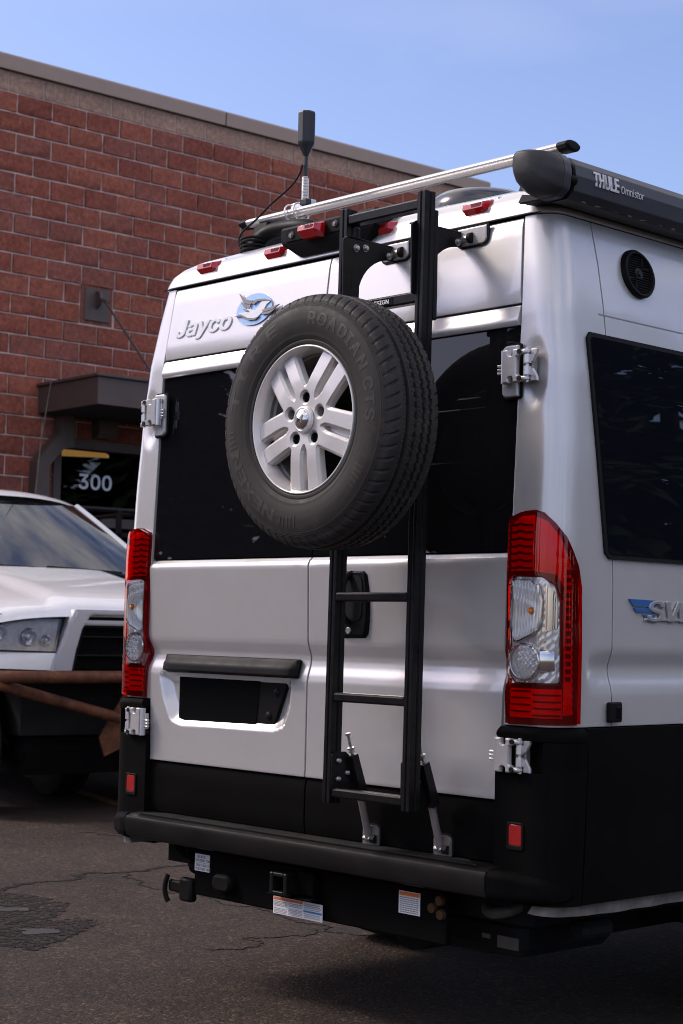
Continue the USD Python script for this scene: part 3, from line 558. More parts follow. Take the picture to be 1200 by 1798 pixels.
# ------------------------------------------------------------------ rear lamps
def lamp(fn, sg):
    base_ = Polygon([(0.857, 0.988), (0.853, 1.10), (0.842, 1.145), (0.850, 1.19), (0.856, 1.22), (0.856, 1.572), (0.866, 1.585), (0.905, 1.598), (0.945, 1.600), (0.972, 1.592), (1.005, 1.562), (1.035, 1.525), (1.053, 1.485), (1.070, 1.44), (1.081, 1.38), (1.084, 1.2), (1.081, 0.992)])
    clear = Polygon([(0.868, 1.402), (0.885, 1.412), (0.975, 1.408), (1.008, 1.385), (1.022, 1.34), (1.024, 1.115), (1.016, 1.107), (0.885, 1.107), (0.872, 1.12), (0.866, 1.15), (0.866, 1.39)])
    L = put(van, 'rear_lamp', panel(base_, fn, 0.012, dw=0.012, dz=0.04, off=0.005), 'red_dark', 40, label=('right' if sg > 0 else 'left')+' rear lamp cluster of red and clear lenses')
    put(L, 'red_lens', panel(base_.buffer(-0.004).difference(clear.buffer(0.003)), fn, 0.014, dw=0.010, dz=0.03, off=lambda w, z: 0.021), 'red_lens', 50)
    put(L, 'clear_lens', panel(clear, fn, 0.012, dw=0.010, dz=0.03, off=0.0205), 'clear_lens', 50)
    # ribbed red reflectors above and below the clear window
    rib = lambda w, z: 0.008+0.006*np.abs(((z/0.0205) % 1.0)-0.35)+0.0015*np.sin(w*420)
    up = Polygon([(0.866, 1.425), (0.866, 1.56), (0.90, 1.582), (0.945, 1.585), (0.947, 1.425)])
    put(L, 'upper_reflector', panel(up, fn, 0.004, dw=0.006, dz=0.0035, off=lambda w, z: 0.008+0.007*((z/0.0205) % 1.0)*np.clip((0.925-w)/0.01, 0, 1)), 'red_face', False)
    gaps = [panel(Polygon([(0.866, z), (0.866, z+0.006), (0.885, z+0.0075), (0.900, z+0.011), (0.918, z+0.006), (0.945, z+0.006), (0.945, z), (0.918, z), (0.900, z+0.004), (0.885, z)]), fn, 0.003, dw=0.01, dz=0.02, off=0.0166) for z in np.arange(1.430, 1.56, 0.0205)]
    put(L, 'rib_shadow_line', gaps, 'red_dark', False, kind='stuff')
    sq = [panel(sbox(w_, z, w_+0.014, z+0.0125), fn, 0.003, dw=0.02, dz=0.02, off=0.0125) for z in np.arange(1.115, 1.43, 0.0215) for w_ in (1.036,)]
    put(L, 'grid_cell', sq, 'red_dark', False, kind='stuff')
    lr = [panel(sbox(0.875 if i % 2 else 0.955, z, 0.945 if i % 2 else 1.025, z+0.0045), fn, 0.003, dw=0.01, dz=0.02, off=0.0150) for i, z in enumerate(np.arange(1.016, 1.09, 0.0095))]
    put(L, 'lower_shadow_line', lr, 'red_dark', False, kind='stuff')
    side = Polygon([(0.952, 1.425), (0.952, 1.58), (0.985, 1.565), (1.02, 1.52), (1.043, 1.46), (1.054, 1.40), (1.058, 1.02), (1.032, 1.02), (1.032, 1.38), (1.01, 1.415)])
    put(L, 'side_reflector', panel(side, fn, 0.004, dw=0.006, dz=0.0055, off=lambda w, z: 0.007+0.0035*((z/0.022) % 1.0 > 0.5)*np.clip((w-1.03)/0.004, 0, 1)+0.002*((w/0.014) % 1.0)), 'red_face', False)
    lo = Polygon([(0.870, 1.010), (0.870, 1.092), (1.028, 1.092), (1.030, 1.010)])
    put(L, 'lower_reflector', panel(lo, fn, 0.004, dw=0.008, dz=0.0035, off=lambda w, z: 0.008+0.006*((z/0.021+0.25*np.sin(w*60)) % 1.0)), 'red_face', False)
    # clear window: chrome bed, ribbed bowl with amber bulb, round lamp
    bed = put(L, 'chrome_bed', panel(clear.buffer(-0.002), fn, 0.004, dw=0.01, dz=0.012, off=lambda w, z: 0.0065+0.0022*np.sin(w*260+z*90)*np.sin(z*170-w*60)), 'reflector_silver', 20)
    bowl = Polygon([(0.874, 1.398), (0.885, 1.404), (0.945, 1.402), (0.968, 1.385), (0.978, 1.34), (0.974, 1.27), (0.955, 1.245), (0.905, 1.225), (0.886, 1.222), (0.874, 1.24)])
    put(L, 'reverse_bowl', panel(bowl, fn, 0.004, dw=0.0035, dz=0.006, off=lambda w, z: 0.0085+0.0075*np.sqrt(np.clip(((w-0.925)/0.055)**2+((z-1.315)/0.1)**2, 0, 1))+0.0030*np.sin(w*620+8*(z-1.3)**2*60)), 'reflector_silver', False)
    put(L, 'bowl_rim', panel(bowl.difference(bowl.buffer(-0.005)), fn, 0.006, dw=0.01, dz=0.02, off=0.0175), 'chrome', False)
    q = fn(np.array([0.945]), np.array([1.312]), np.array([0.012]))[0]
    b = trimesh.creation.icosphere(2, 0.0105); b.apply_translation(q); put(L, 'amber_bulb', b, 'amber', 60)
    put(L, 'side_mirror', panel(Polygon([(0.984, 1.39), (1.010, 1.365), (1.016, 1.33), (1.016, 1.262), (0.984, 1.252)]), fn, 0.004, dw=0.008, dz=0.01, off=lambda w, z: 0.009+0.005*np.sin((w-0.98)*80)), 'chrome', 40)
    rd = Point(0.920, 1.168).buffer(0.054)
    put(L, 'round_lamp', panel(rd, fn, 0.005, dw=0.006, dz=0.006, off=lambda w, z: 0.009+0.008*np.clip(1-((w-0.920)**2+(z-1.168)**2)/0.0030, 0, 1)+0.0035*(np.sin(w*380)*np.sin(z*380))*(w > 0.905)), 'reflector_silver', False)
    put(L, 'round_lamp_rim', panel(rd.difference(rd.buffer(-0.005)), fn, 0.006, dw=0.008, dz=0.01, off=0.0185), 'chrome', 40)
    put(L, 'round_lamp_barrel', panel(Polygon([(0.972, 1.205), (1.008, 1.195), (1.008, 1.145), (0.972, 1.135)]), fn, 0.004, dw=0.006, dz=0.004, off=lambda w, z: 0.008+0.008*np.sqrt(np.clip(1-((z-1.17)/0.034)**2, 0, 1))), 'chrome', 50)
lamp(SR, 1); lamp(SL, -1)

# ------------------------------------------------------------------ hinges (local: u across, v outwards, t up)
def hinge(o, sg, back, parent):
    H = lambda m: place(m, o, (sg*0.92, 0, 0), (0, -1, 0), (0, 0, 0.78))
    L = lambda u0, u1, v0, v1, t0, t1, c=0.002: H(bx(u0, u1, v0, v1, t0, t1, c))
    plate = rrect(0.018, 0.004, 0.086, 0.128, 0.006).difference(rrect(0.044, 0.104, 0.064, 0.15, 0.008)).difference(rrect(0.044, -0.02, 0.064, 0.026, 0.008)).difference(rrect(0.078, 0.030, 0.12, 0.102, 0.006))
    pm = bevel_prism(plate, 0.015, 0.004, (0, 0, 0), (1, 0, 0), (0, 0, 1), (0, 1, 0)); pm.apply_translation((0, 0.022, 0))
    h = put(parent, 'door_hinge', [H(pm), H(tube([(0.021, 0.022, 0.004), (0.021, 0.022, 0.128)], 0.013, 14))], 'zinc', 35)
    for t in (0.046, 0.060, 0.074): put(h, 'pin', H(tube([(-0.012, 0.018, t), (0.02, 0.020, t)], 0.0055, 8)), 'zinc', 50)
    put(h, 'spine', L(0.004, 0.010, 0.004, 0.02, 0.032, 0.104), 'zinc', False)
    for t0, t1 in ((0.006, 0.026), (0.106, 0.126)):
        put(h, 'arm', L(0.072, 0.120, 0.014, 0.036, t0, t1, 0.006), 'zinc', 40)
        put(h, 'screw', H(tube([(0.092, 0.036, (t0+t1)/2), (0.092, 0.0395, (t0+t1)/2)], 0.0088, 14)), 'seal', 40)
    for t0, t1 in ((0.028, 0.060), (0.072, 0.104)): put(h, 'barrel', H(tube([(0.112, 0.022, t0), (0.112, 0.022, t1)], 0.0125, 6)), 'zinc', False)
    put(h, 'pivot_rod', H(tube([(0.112, 0.022, 0.002), (0.112, 0.022, 0.130)], 0.006, 10)), 'zinc', 40)
    for k in (-1, 1):
        fl = Polygon([(0.118, 0.066+k*0.010), (0.128, 0.066+k*0.012), (0.145, 0.066+k*0.044), (0.146, 0.066+k*0.060), (0.118, 0.066+k*0.060)])
        fm = bevel_prism(fl, 0.008, 0.002, (0, 0, 0), (1, 0, 0), (0, 0, 1), (0, 1, 0)); fm.apply_translation((0, 0.008, 0)); put(h, 'flange', H(fm), 'zinc', 35)
    sp = [(0.098+0.006*math.cos(a), 0.014+0.006*math.sin(a), 0.030+0.072*a/(2*PI*9)) for a in np.linspace(0, 2*PI*9, 110)]
    put(h, 'spring', H(tube(sp, 0.0016, 5)), 'grey_rod', 60)
    put(h, 'base_block', L(0.082, 0.125, -0.012, 0.012, 0.010, 0.122, 0.004), 'grey_rod', 35)
    if back:
        bk = rrect(-0.004, -0.044, 0.062, 0.150, 0.02).union(rrect(0.03, -0.044, 0.062, 0.150, 0.004))
        put(h, 'back_plate', H(bevel_prism(bk, 0.010, 0.004, (0, 0, 0), (1, 0, 0), (0, 0, 1), (0, 1, 0))), 'paint', 35)
        put(h, 'back_seal', H(bevel_prism(bk.buffer(0.008), 0.005, 0.002, (0, -0.004, 0), (1, 0, 0), (0, 0, 1), (0, 1, 0))), 'seal', 35)
for sg in (-1, 1):
    hinge((sg*0.810, 0.014, 1.967), sg, True, van)
    hinge((sg*0.822, -0.008, 0.851), sg, False, van)

# ------------------------------------------------------------------ roof marker lamps, camera housing
def marker(x, y, z, parent=roof):
    m = put(parent, 'marker_lamp', hull([(x+sx*a, y+b, z+c) for sx in (-1, 1) for a, b, c in ((0.052, -0.010, 0.014), (0.052, 0.03, 0.020), (0.050, -0.012, -0.012), (0.044, 0.03, -0.028), (0.040, -0.030, 0.012), (0.040, -0.034, -0.006), (0.036, -0.012, -0.027), (0.048, 0.008, 0.023))]), 'marker_red', 20)
    put(m, 'lamp_base', hull([(x+sx*0.060, y+0.016+dy, z+sz*0.030+0.0) for sx in (-1, 1) for sz in (-1, 1) for dy in (0, 0.02)]+[(x+sx*0.066, y+0.03, z+sz*0.033) for sx in (-1, 1) for sz in (-1, 1)]), 'paint', 30)
    put(m, 'facet', bx(x-0.005, x+0.034, y-0.0335, y-0.031, z-0.003, z+0.010, 0.001), 'red_dark', False)
for x in (-0.655, -0.285, 0.238, 0.640): marker(x, 0.078, 2.536)
hb = put(roof, 'camera_housing', hull([(-0.205, 0.018, 2.592), (0.245, 0.018, 2.592), (-0.205, 0.018, 2.550), (0.245, 0.018, 2.550), (-0.196, 0.020, 2.536), (0.236, 0.020, 2.536), (-0.14, 0.045, 2.497), (0.18, 0.045, 2.497), (-0.196, 0.20, 2.616), (0.236, 0.20, 2.616), (-0.196, 0.14, 2.5), (0.236, 0.14, 2.5), (-0.202, 0.023, 2.598), (0.242, 0.023, 2.598)]), 'black_plastic', 25)
put(hb, 'housing_inset', bevel_prism(rrect(-0.182, 2.545, 0.225, 2.592, 0.012), 0.003, 0.0015, (0, 0.0195, 0), *REAR), 'black_plastic', 30)
marker(-0.037, 0.008, 2.566, hb)
for x, z in ((-0.152, 2.568), (0.062, 2.574)):
    put(hb, 'housing_screw', lathe([(-0.005, 0.0), (-0.005, 0.005), (-0.002, 0.006), (-0.002, 0.0085), (-0.005, 0.0105), (0.002, 0.012)], 18, (x, 0.016, z)), 'grey_rod', 35)
# speaker on the side
spk = []
zc, yc = 2.347, 0.437
def SPK(P):   # local (y along the side, z up, out)
    P = np.asarray(P, float); q = SR(wside(zc+P[:, 1], yc+P[:, 0]), zc+P[:, 1], P[:, 2]); return q
ring = lathe([(0.0, 0.076), (0.012, 0.076), (0.018, 0.071), (0.018, 0.064), (0.010, 0.060), (0.004, 0.058)], 40, axis='z')
sk = put(van, 'speaker', wrapped(ring, SPK), 'black_plastic', 40)
put(sk, 'cone', wrapped(lathe([(0.003, 0.062), (0.003, 0.03), (0.004, 0.0)], 32, axis='z'), SPK), 'seal', 40)
for k in range(-7, 8):
    h = 0.0078*k; w = math.sqrt(max(0, 0.061**2-h*h))
    put(sk, 'grille_bar', wrapped(bx(-w, w, h-0.0021, h+0.0021, 0.007, 0.011, 0.0007), SPK), 'black_plastic', False)
put(sk, 'tweeter', wrapped(lathe([(0.016, 0.0), (0.016, 0.008), (0.012, 0.010), (0.013, 0.016), (0.011, 0.019), (0.004, 0.020)], 24, axis='z'), SPK), 'satin_black', 40)
for a in (0.75, 0.75+PI):
    for s in (-1, 1):
        put(sk, 'spoke', wrapped(hull([(math.cos(a+s*t)*r, math.sin(a+s*t)*r, o) for t, r in ((0.0, 0.018), (0.42, 0.060), (0.32, 0.060), (0.0, 0.024)) for o in (0.010, 0.013)]), SPK), 'black_plastic', False)
# little black socket box low on the side
bxm = bx(-0.03, 0.03, -0.029, 0.029, 0.0, 0.016, 0.004)
SOC = lambda P: SR(wside(1.026+P[:, 1], 0.25+P[:, 0]), 1.026+P[:, 1], P[:, 2]+0.002)
so = put(van, 'socket_box', wrapped(bxm, SOC), 'black_plastic', 35)
put(so, 'socket_hole', wrapped(bx(0.0, 0.022, -0.018, 0.016, 0.015, 0.0175, 0.001), SOC), 'gloss_black', False)

# lettering and emblems
jy = lambda s: s
put(dl, 'emblem_lettering', [text('Jayco', 0.058, (-0.808+dx, 0.042-0.0003*i, 2.290+dz), (1, 0, 0.0), (0, 0.10, 0.995), (0, -1, 0.1), 0.006, True, shear=0.30, sx=1.38) for i, (dx, dz) in enumerate([(0, 0), (0.0025, 0), (0, 0.0025), (0.0025, 0.0025)])], 'emblem_white', False, kind='stuff')
put(dl, 'emblem_letter_edge', [text('Jayco', 0.058, (-0.8045+dx, 0.0445-0.0003*i, 2.2865+dz), (1, 0, 0.0), (0, 0.10, 0.995), (0, -1, 0.1), 0.004, True, shear=0.30, sx=1.38) for i, (dx, dz) in enumerate([(0, 0), (0.003, 0), (0.003, 0.003)])], 'emblem_grey', False, kind='stuff')
def emb(poly, d, o): return prism(poly, d, (0, 0.0385-o, 0), (1, 0, 0), (0, 0.10, 0.995), (0, -1, 0.1))
EB = 2.345
def epoly(pts): return Polygon([(-0.388+a*0.100, 2.337+b*0.074) for a, b in pts])
# the oval is placed in plane coordinates whose up axis leans with the door
ring_ = affinity.scale(Point(-0.365, 2.345).buffer(0.085), 1.10, 0.66)
def lean(poly): return affinity.translate(poly, 0, 0)
def put_emb(name, poly, d, o, mat):
    m = ex(poly, d); v = m.vertices; P = np.c_[v[:, 0], yr(v[:, 1])-0.003-o-v[:, 2], v[:, 1]]
    put(dl, name, trimesh.Trimesh(P, m.faces[:, ::-1]), mat, False)
put_emb('emblem_oval', ring_, 0.005, 0.0, 'emblem_blue')
bird = epoly([(-0.62, 0.0), (-0.35, -0.10), (0.05, -0.32), (0.45, -0.36), (0.75, -0.12), (0.92, 0.22), (1.12, 0.36), (0.86, 0.46), (0.62, 0.40), (0.50, 0.18), (0.28, 0.02), (0.10, 0.12), (0.02, 0.36), (-0.10, 0.18), (-0.2, 0.02)])
put_emb('emblem_bird', bird, 0.004, 0.005, 'emblem_white')
for nm, pts in (('emblem_wing', [(-0.62, 1.0), (-0.25, 0.66), (0.18, 0.52), (0.08, 0.34), (-0.30, 0.48)]), ('emblem_wing', [(-0.48, 0.58), (-0.15, 0.38), (0.08, 0.30), (0.05, 0.16), (-0.25, 0.26)]), ('emblem_wing', [(-0.32, 0.22), (-0.05, 0.12), (0.05, 0.02), (-0.15, 0.05)]),
                ('emblem_tail', [(-0.72, -0.12), (-0.35, -0.16), (0.05, -0.40), (0.40, -0.44), (0.62, -0.30), (0.3, -0.34), (0.0, -0.27), (-0.4, -0.04)]),
                ('emblem_crest', [(0.10, 0.42), (0.35, 0.55), (0.80, 0.52), (1.14, 0.36), (0.85, 0.42), (0.45, 0.44), (0.25, 0.32)]),
                ('emblem_wing', [(0.72, -0.02), (1.25, 0.06), (1.62, 0.12), (1.30, -0.08), (0.85, -0.14)]), ('emblem_wing', [(0.68, -0.16), (1.1, -0.14), (1.45, -0.06), (1.15, -0.26), (0.80, -0.26)])):
    put_emb(nm, epoly(pts), 0.005, 0.006, 'emblem_grey')
SWF = lambda P: SR(wside(1.3+P[:, 1], P[:, 0]), 1.293+P[:, 1], P[:, 2]+0.001)
def side_prism(poly, d, o=0.0): m = ex(poly, d); m.vertices[:, 2] += o; m.vertices = SWF(m.vertices); return m
for pts in ([(0.322, 0.062), (0.345, 0.040), (0.45, 0.040), (0.47, 0.060)], [(0.345, 0.036), (0.358, 0.024), (0.45, 0.024), (0.45, 0.036)], [(0.388, 0.018), (0.398, 0.010), (0.45, 0.010), (0.45, 0.019)]):
    put(van, 'feather_badge', side_prism(Polygon(pts), 0.005), 'feather_blue', False)
bd = put(van, 'chrome_badge', wrapped(text('SWIFT', 0.058, (0.400, 0.0, 0.001), (1, 0, 0), (0, 1, 0), (0, 0, 1), 0.006, True, shear=0.22, sx=1.75), SWF), 'aluminium', False)
put(bd, 'badge_edge', wrapped(text('SWIFT', 0.058, (0.397, -0.003, 0.0), (1, 0, 0), (0, 1, 0), (0, 0, 1), 0.004, True, shear=0.22, sx=1.75), SWF), 'grey_ink', False)
put(bd, 'badge_base', side_prism(Polygon([(0.398, 0.0), (0.399, 0.008), (0.90, 0.008), (0.90, 0.0)]), 0.005, 0.0008), 'aluminium', False)

# ------------------------------------------------------------------ tow board, stickers, pipework below the bumper
tbp = put(van, 'tow_board', [bx(-0.566, 0.62, 0.006, 0.03, 0.325, 0.48, 0.004)], 'cladding', 35)
put(tbp, 'receiver_tube', [bx(-0.082, -0.066, -0.075, 0.05, 0.396, 0.466, 0.003), bx(-0.016, 0.0, -0.075, 0.05, 0.396, 0.466, 0.003), bx(-0.0655, -0.0165, -0.075, 0.05, 0.396, 0.408, 0.002), bx(-0.0655, -0.0165, -0.075, 0.05, 0.454, 0.466, 0.002)], 'satin_black', 35)
put(tbp, 'receiver_collar', [bx(0.002, 0.075, -0.03, 0.02, 0.40, 0.475, 0.004), bx(-0.12, 0.09, -0.05, 0.01, 0.388, 0.394, 0.002)], 'cladding', 35)
put(tbp, 'cable_cap', [bevel_prism(rrect(-0.44, 0.355, -0.34, 0.415, 0.03), 0.03, 0.01, (0, 0.006, 0), *REAR)], 'black_plastic', 35)
def sticker(x0, z0, x1, z1, y, lines, bands, name='warning_label'):
    s = put(tbp, name, bx(x0, x1, y-0.0012, y, z0, z1), 'sticker', False)
    for a, b, c, d, mt in bands:
        if mt != 'grey_ink': put(s, 'label_band', bx(a, b, y-0.0018, y-0.0011, c, d), mt, False)
    fine = [bx(a, b, y-0.0018, y-0.0011, c, d) for a, b, c, d, mt in bands if mt == 'grey_ink']
    if fine: put(s, 'small_print', fine, 'grey_ink', False)
    for t, h, x, z, mt, sx in lines:
        put(s, 'label_text', text(t, h, (x, y-0.0011, z), *REAR, depth=0.0006, sx=sx), mt, False)
sticker(-0.562, 0.408, -0.482, 0.466, 0.0055, [('BLACK', 0.0085, -0.548, 0.4525, 'ink', 1.15), ('HOLDING TANK', 0.0085, -0.558, 0.4405, 'ink', 0.95), ('GREY WATER', 0.0085, -0.556, 0.4235, 'ink', 1.05), ('HOLDING TANK', 0.0085, -0.558, 0.4115, 'ink', 0.95)], [(-0.56, -0.484, 0.4360, 0.4368, 'ink')], 'tank_label')
def small_print(x0, x1, zs, h):
    r = random.Random(int(abs(x0)*1e4)); out = []
    for z in zs:
        x = x0
        while x < x1-0.004:
            w = min(r.uniform(0.004, 0.012), x1-x); out.append((x, x+w, z-h/2, z+h/2, 'grey_ink')); x += w+0.0022
    return out
sticker(-0.139, 0.321, 0.097, 0.376, -0.003, [], [(-0.136, -0.068, 0.366, 0.374, 'sticker_orange'), (-0.066, 0.004, 0.366, 0.374, 'sticker_orange'), (0.008, 0.094, 0.343, 0.349, 'sticker_blue')]
    + small_print(-0.134, -0.070, [0.361-0.0045*i for i in (0, 1, 2, 3, 5, 6, 7, 8)], 0.0019) + small_print(-0.064, 0.002, [0.361-0.0045*i for i in (0, 1, 2, 4, 5, 6, 7, 8)], 0.0019) + small_print(0.012, 0.09, [0.369, 0.364, 0.359, 0.353, 0.338, 0.333, 0.328], 0.0019), 'rating_label')
sticker(0.425, 0.397, 0.514, 0.464, 0.0055, [('WARNING', 0.0075, 0.447, 0.4535, 'ink', 1.15)], [(0.427, 0.512, 0.451, 0.462, 'sticker_orange')] + small_print(0.430, 0.508, [0.4455-0.0062*i for i in range(8)], 0.0026))
for x, z in ((0.57, 0.43), (0.60, 0.455), (0.605, 0.415)): put(tbp, 'brass_cap', lathe([(-0.012, 0.0), (-0.012, 0.014), (0.0, 0.017)], 14, (x, 0.004, z)), plain('brass%d' % int(z*1000), (0.06, 0.028, 0.009), 0.5, metal=0.4), 35)
put(van, 'drain_handle', [tube(curve([(-0.705, 0.0, 0.375), (-0.712, -0.004, 0.35), (-0.712, -0.004, 0.31), (-0.700, 0.0, 0.285)], 12), 0.009, 8), bx(-0.705, -0.60, 0.0, 0.02, 0.32, 0.36, 0.006), bx(-0.64, -0.572, -0.005, 0.03, 0.295, 0.375, 0.008)], 'black_plastic', 40)
put(van, 'drain_pipe', [tube(curve([(-0.57, 0.04, 0.42), (-0.62, 0.05, 0.41), (-0.66, 0.08, 0.44), (-0.75, 0.1, 0.47)], 14), 0.022, 10), tube(curve([(-0.60, 0.06, 0.45), (-0.68, 0.06, 0.44), (-0.74, 0.06, 0.47)], 10), 0.012, 8)], 'cladding', 40)
put(van, 'exhaust_pipe', tube(curve([(0.66, 0.20, 0.45), (0.68, 0.12, 0.437), (0.72, 0.085, 0.430), (0.77, 0.085, 0.435), (0.80, 0.12, 0.45), (0.81, 0.25, 0.46)], 24), 0.017, 14), 'dirty_metal', 50)
put(van, 'tag_plate', [bx(0.72, 0.80, 0.12, 0.125, 0.325, 0.36), bx(0.66, 0.69, 0.12, 0.125, 0.345, 0.358)], 'dirty_metal', False)
put(van, 'spring_hanger', [bx(0.87, 0.94, 0.26, 0.40, 0.36, 0.41, 0.015), bx(0.80, 0.90, 0.35, 0.38, 0.36, 0.40, 0.01)], 'dark', 35)
def road_wheel(x, y, parent, r=0.36, w=0.22, nm='wheel'):
    pr_ = [(-w/2+0.01, r*0.6), (-w/2, r*0.75), (-w/2+0.004, r*0.9), (-w/2+0.03, r*0.985), (0, r), (w/2-0.03, r*0.985), (w/2-0.004, r*0.9), (w/2, r*0.75), (w/2-0.01, r*0.6)]
    t = put(parent, nm, lathe(pr_, 40, (x, y, r), 'x'), 'rubber', 40)
    put(t, 'rim', lathe([(-w/2+0.015, r*0.62), (-w/2+0.04, r*0.5), (-0.01, r*0.3), (-0.02, 0), (0.02, 0), (0.01, r*0.3), (w/2-0.04, r*0.5), (w/2-0.015, r*0.62)], 32, (x, y, r), 'x'), 'rim_dark', 40)
for x in (-0.88, 0.88):
    for y in (1.32, 4.7): road_wheel(x, y, van)

# ================================================================== LADDER
lad = thing('ladder', 'black metal ladder bolted to the right rear door of the van', 'ladder', (0.45, -0.15, 0.735))
RY0, RY1 = -0.172, -0.128
def rail(xc, z0, z1):
    w = 0.0155
    p = Polygon([(xc-w, RY0), (xc-0.004, RY0), (xc-0.003, RY0+0.004), (xc+0.003, RY0+0.004), (xc+0.004, RY0), (xc+w, RY0), (xc+w, RY0+0.018), (xc+w-0.004, RY0+0.020), (xc+w-0.004, RY0+0.026), (xc+w, RY0+0.028), (xc+w, RY1), (xc-w, RY1)])
    m = ex(p, z1-z0); m.apply_translation((0, 0, z0)); m.vertices[:, 1] += 0.0215*(m.vertices[:, 2]-0.74)/1.8; return m
XL, XR = 0.280, 0.615
put(lad, 'rail', rail(XL, 0.722, 2.552), 'satin_black', False); put(lad, 'rail', rail(XR, 0.727, 2.553), 'satin_black', False)
for z in (1.346, 1.042, 0.754): put(lad, 'rung', bx(XL+0.016, XR-0.016, -0.168, -0.132, z-0.014, z+0.014, 0.005), 'satin_black', 35)
put(lad, 'top_bar', bx(XL+0.016, XR-0.016, -0.148, -0.108, 2.500, 2.532, 0.004), 'satin_black', 35)
db = put(lad, 'cross_bar', bx(XL+0.016, XR-0.016, -0.147, -0.113, 2.220, 2.254, 0.004), 'satin_black', 35)
st = put(db, 'name_strip', bx(0.36, 0.500, -0.1485, -0.1472, 2.225, 2.249), 'gloss_black', False)
put(db, 'name_lettering', text('DESIGN', 0.0125, (0.405, -0.1482, 2.230), *REAR, depth=0.0012, bold=True, sx=1.2), 'sticker', False)
put(lad, 'wheel_carrier', [bx(XL-0.01, XR+0.01, -0.20, -0.172, 1.93, 1.97, 0.004), bx(XL-0.01, XR+0.01, -0.20, -0.172, 1.76, 1.80, 0.004), bx(0.40, 0.51, -0.215, -0.19, 1.72, 2.01, 0.006), cyl((0.457, -0.21, 1.85), (0, -1, 0), 0.085, 0.10, 24), bx(0.43, 0.48, -0.30, -0.2, 1.70, 1.74, 0.005)], 'satin_black', 30)
def bolt(parent, x, y, z, r=0.0085, nm='bolt'):
    put(parent, nm, [lathe([(0.010, 0.0), (0.009, r*0.7), (0.004, r), (0.0, r), (0.0, r*1.25), (-0.003, r*1.25)], 12, (x, y, z), 'x')], 'steel', 35)
for k, xr in enumerate((XL, XR)):
    x = xr+0.0175 if k == 0 else xr-0.0225
    pts = [(-0.170, 2.430), (-0.170, 2.452), (-0.150, 2.466), (0.048, 2.456), (0.048, 2.418)]
    arc = [(0.048+(-0.105-0.048)*math.sin(a), 2.418-0.145*(1-math.cos(a))) for a in np.linspace(0, PI/2, 12)[1:]]
    bp_ = Polygon(pts+arc+[(-0.112, 2.250), (-0.120, 2.244), (-0.160, 2.244), (-0.166, 2.25)])
    br = put(lad, 'upper_bracket', [prism(bp_, 0.006, (x-0.001, 0, 0), (0, 1, 0), (0, 0, 1), (1, 0, 0)), bx(x-0.03, x+0.005, -0.148, 0.046, 2.459, 2.465, 0.001), bx(xr-0.0158, xr+0.018, -0.1075, -0.092, 2.17, 2.50, 0.003)], 'satin_black', 30)
    for y, z in ((-0.115, 2.432), (-0.075, 2.438), (0.030, 2.430), (-0.128, 2.265)): bolt(br, x+0.006, y, z, 0.0095)
    put(br, 'bracket_slot', [bx(x+0.0049, x+0.0056, -0.134, -0.129, 2.300, 2.335), bx(x+0.0049, x+0.0056, -0.112, -0.106, 2.452, 2.458)], 'seal', False)
    tx = (x-0.045 if k == 0 else x-0.012)
    tp = rrect(tx, 2.418, tx+0.118, 2.486, 0.018).union(sbox(tx, 2.45, tx+0.118, 2.486)).intersection(sbox(tx, 2.4, tx+0.2, 2.474))
    put(br, 'mount_gasket', prism(tp.buffer(0.006).intersection(sbox(0, 2.0, 2, 2.4785)), 0.006, (0, 0.0555, 0), *REAR), 'seal', False)
    put(br, 'mount_plate', bevel_prism(tp, 0.008, 0.003, (0, 0.0545, 0), *REAR), 'paint', 30)
    put(br, 'mount_stud', [cyl((x+0.002, 0.046, 2.440), (1, 0, 0), 0.010, 0.030, 12)]+[lathe([(u, 0.0118), (u+0.002, 0.0118)], 12, (x+0.006, 0.046, 2.440), 'x') for u in (0.002, 0.008, 0.014, 0.02)], 'steel', 35)
    put(br, 'rubber_stop', lathe([(0.0, 0.0), (0.0, 0.012), (0.004, 0.0165), (0.016, 0.0165), (0.019, 0.012), (0.019, 0.0)][::-1], 16, (x+0.034, 0.046, 2.441), 'x'), 'seal', 40)
    # lower bracket, strut and foot
    dz = -0.004*k
    lp = Polygon([(-0.168, 0.775), (-0.168, 0.868), (-0.150, 0.878), (-0.108, 0.878), (-0.040, 0.862), (-0.032, 0.775)]) if k == 0 else Polygon([(-0.168, 0.745), (-0.168, 0.85), (-0.09, 0.860), (-0.050, 0.872), (-0.022, 0.735)])
    lp = Polygon([(-0.170, 0.765), (-0.170, 0.868), (-0.160, 0.876), (-0.115, 0.876), (-0.088, 0.858), (-0.072, 0.866), (-0.030, 0.742), (-0.070, 0.735)])
    sx_ = xr+0.026 if k == 0 else xr-0.008
    lx = xr+0.0165 if k == 0 else xr-0.022
    lb = put(lad, 'lower_bracket', [prism(lp, 0.006, (lx, 0, dz), (0, 1, 0), (0, 0, 1), (1, 0, 0)), hull([(sx_-0.016+dx, y, z+dz) for dx in (0, 0.032) for y, z in ((-0.106, 0.862), (-0.080, 0.870), (-0.032, 0.745), (-0.062, 0.735))])], 'satin_black', 30)
    for y, z in ((-0.145, 0.850), (-0.145, 0.795), (-0.108, 0.812)): bolt(lb, lx+0.006, y, z+dz, 0.0085)
    a, b = np.array((sx_, -0.094, 0.880+dz)), np.array((sx_, -0.010, 0.605))
    d = (b-a)/np.linalg.norm(b-a); a = b-d*0.30
    put(lad, 'strut', tube([a+d*0.06, b], 0.0115, 14), 'grey_rod', 50)
    sc_ = put(lad, 'adjuster_screw', [tube([a-d*0.035, a+d*0.06], 0.0045, 8), tube([a-d*0.042, a-d*0.035], 0.0085, 12), tube([a+d*0.004, a+d*0.011], 0.012, 8), tube([a+d*0.014, a+d*0.020], 0.0105, 6)], 'steel', 30)
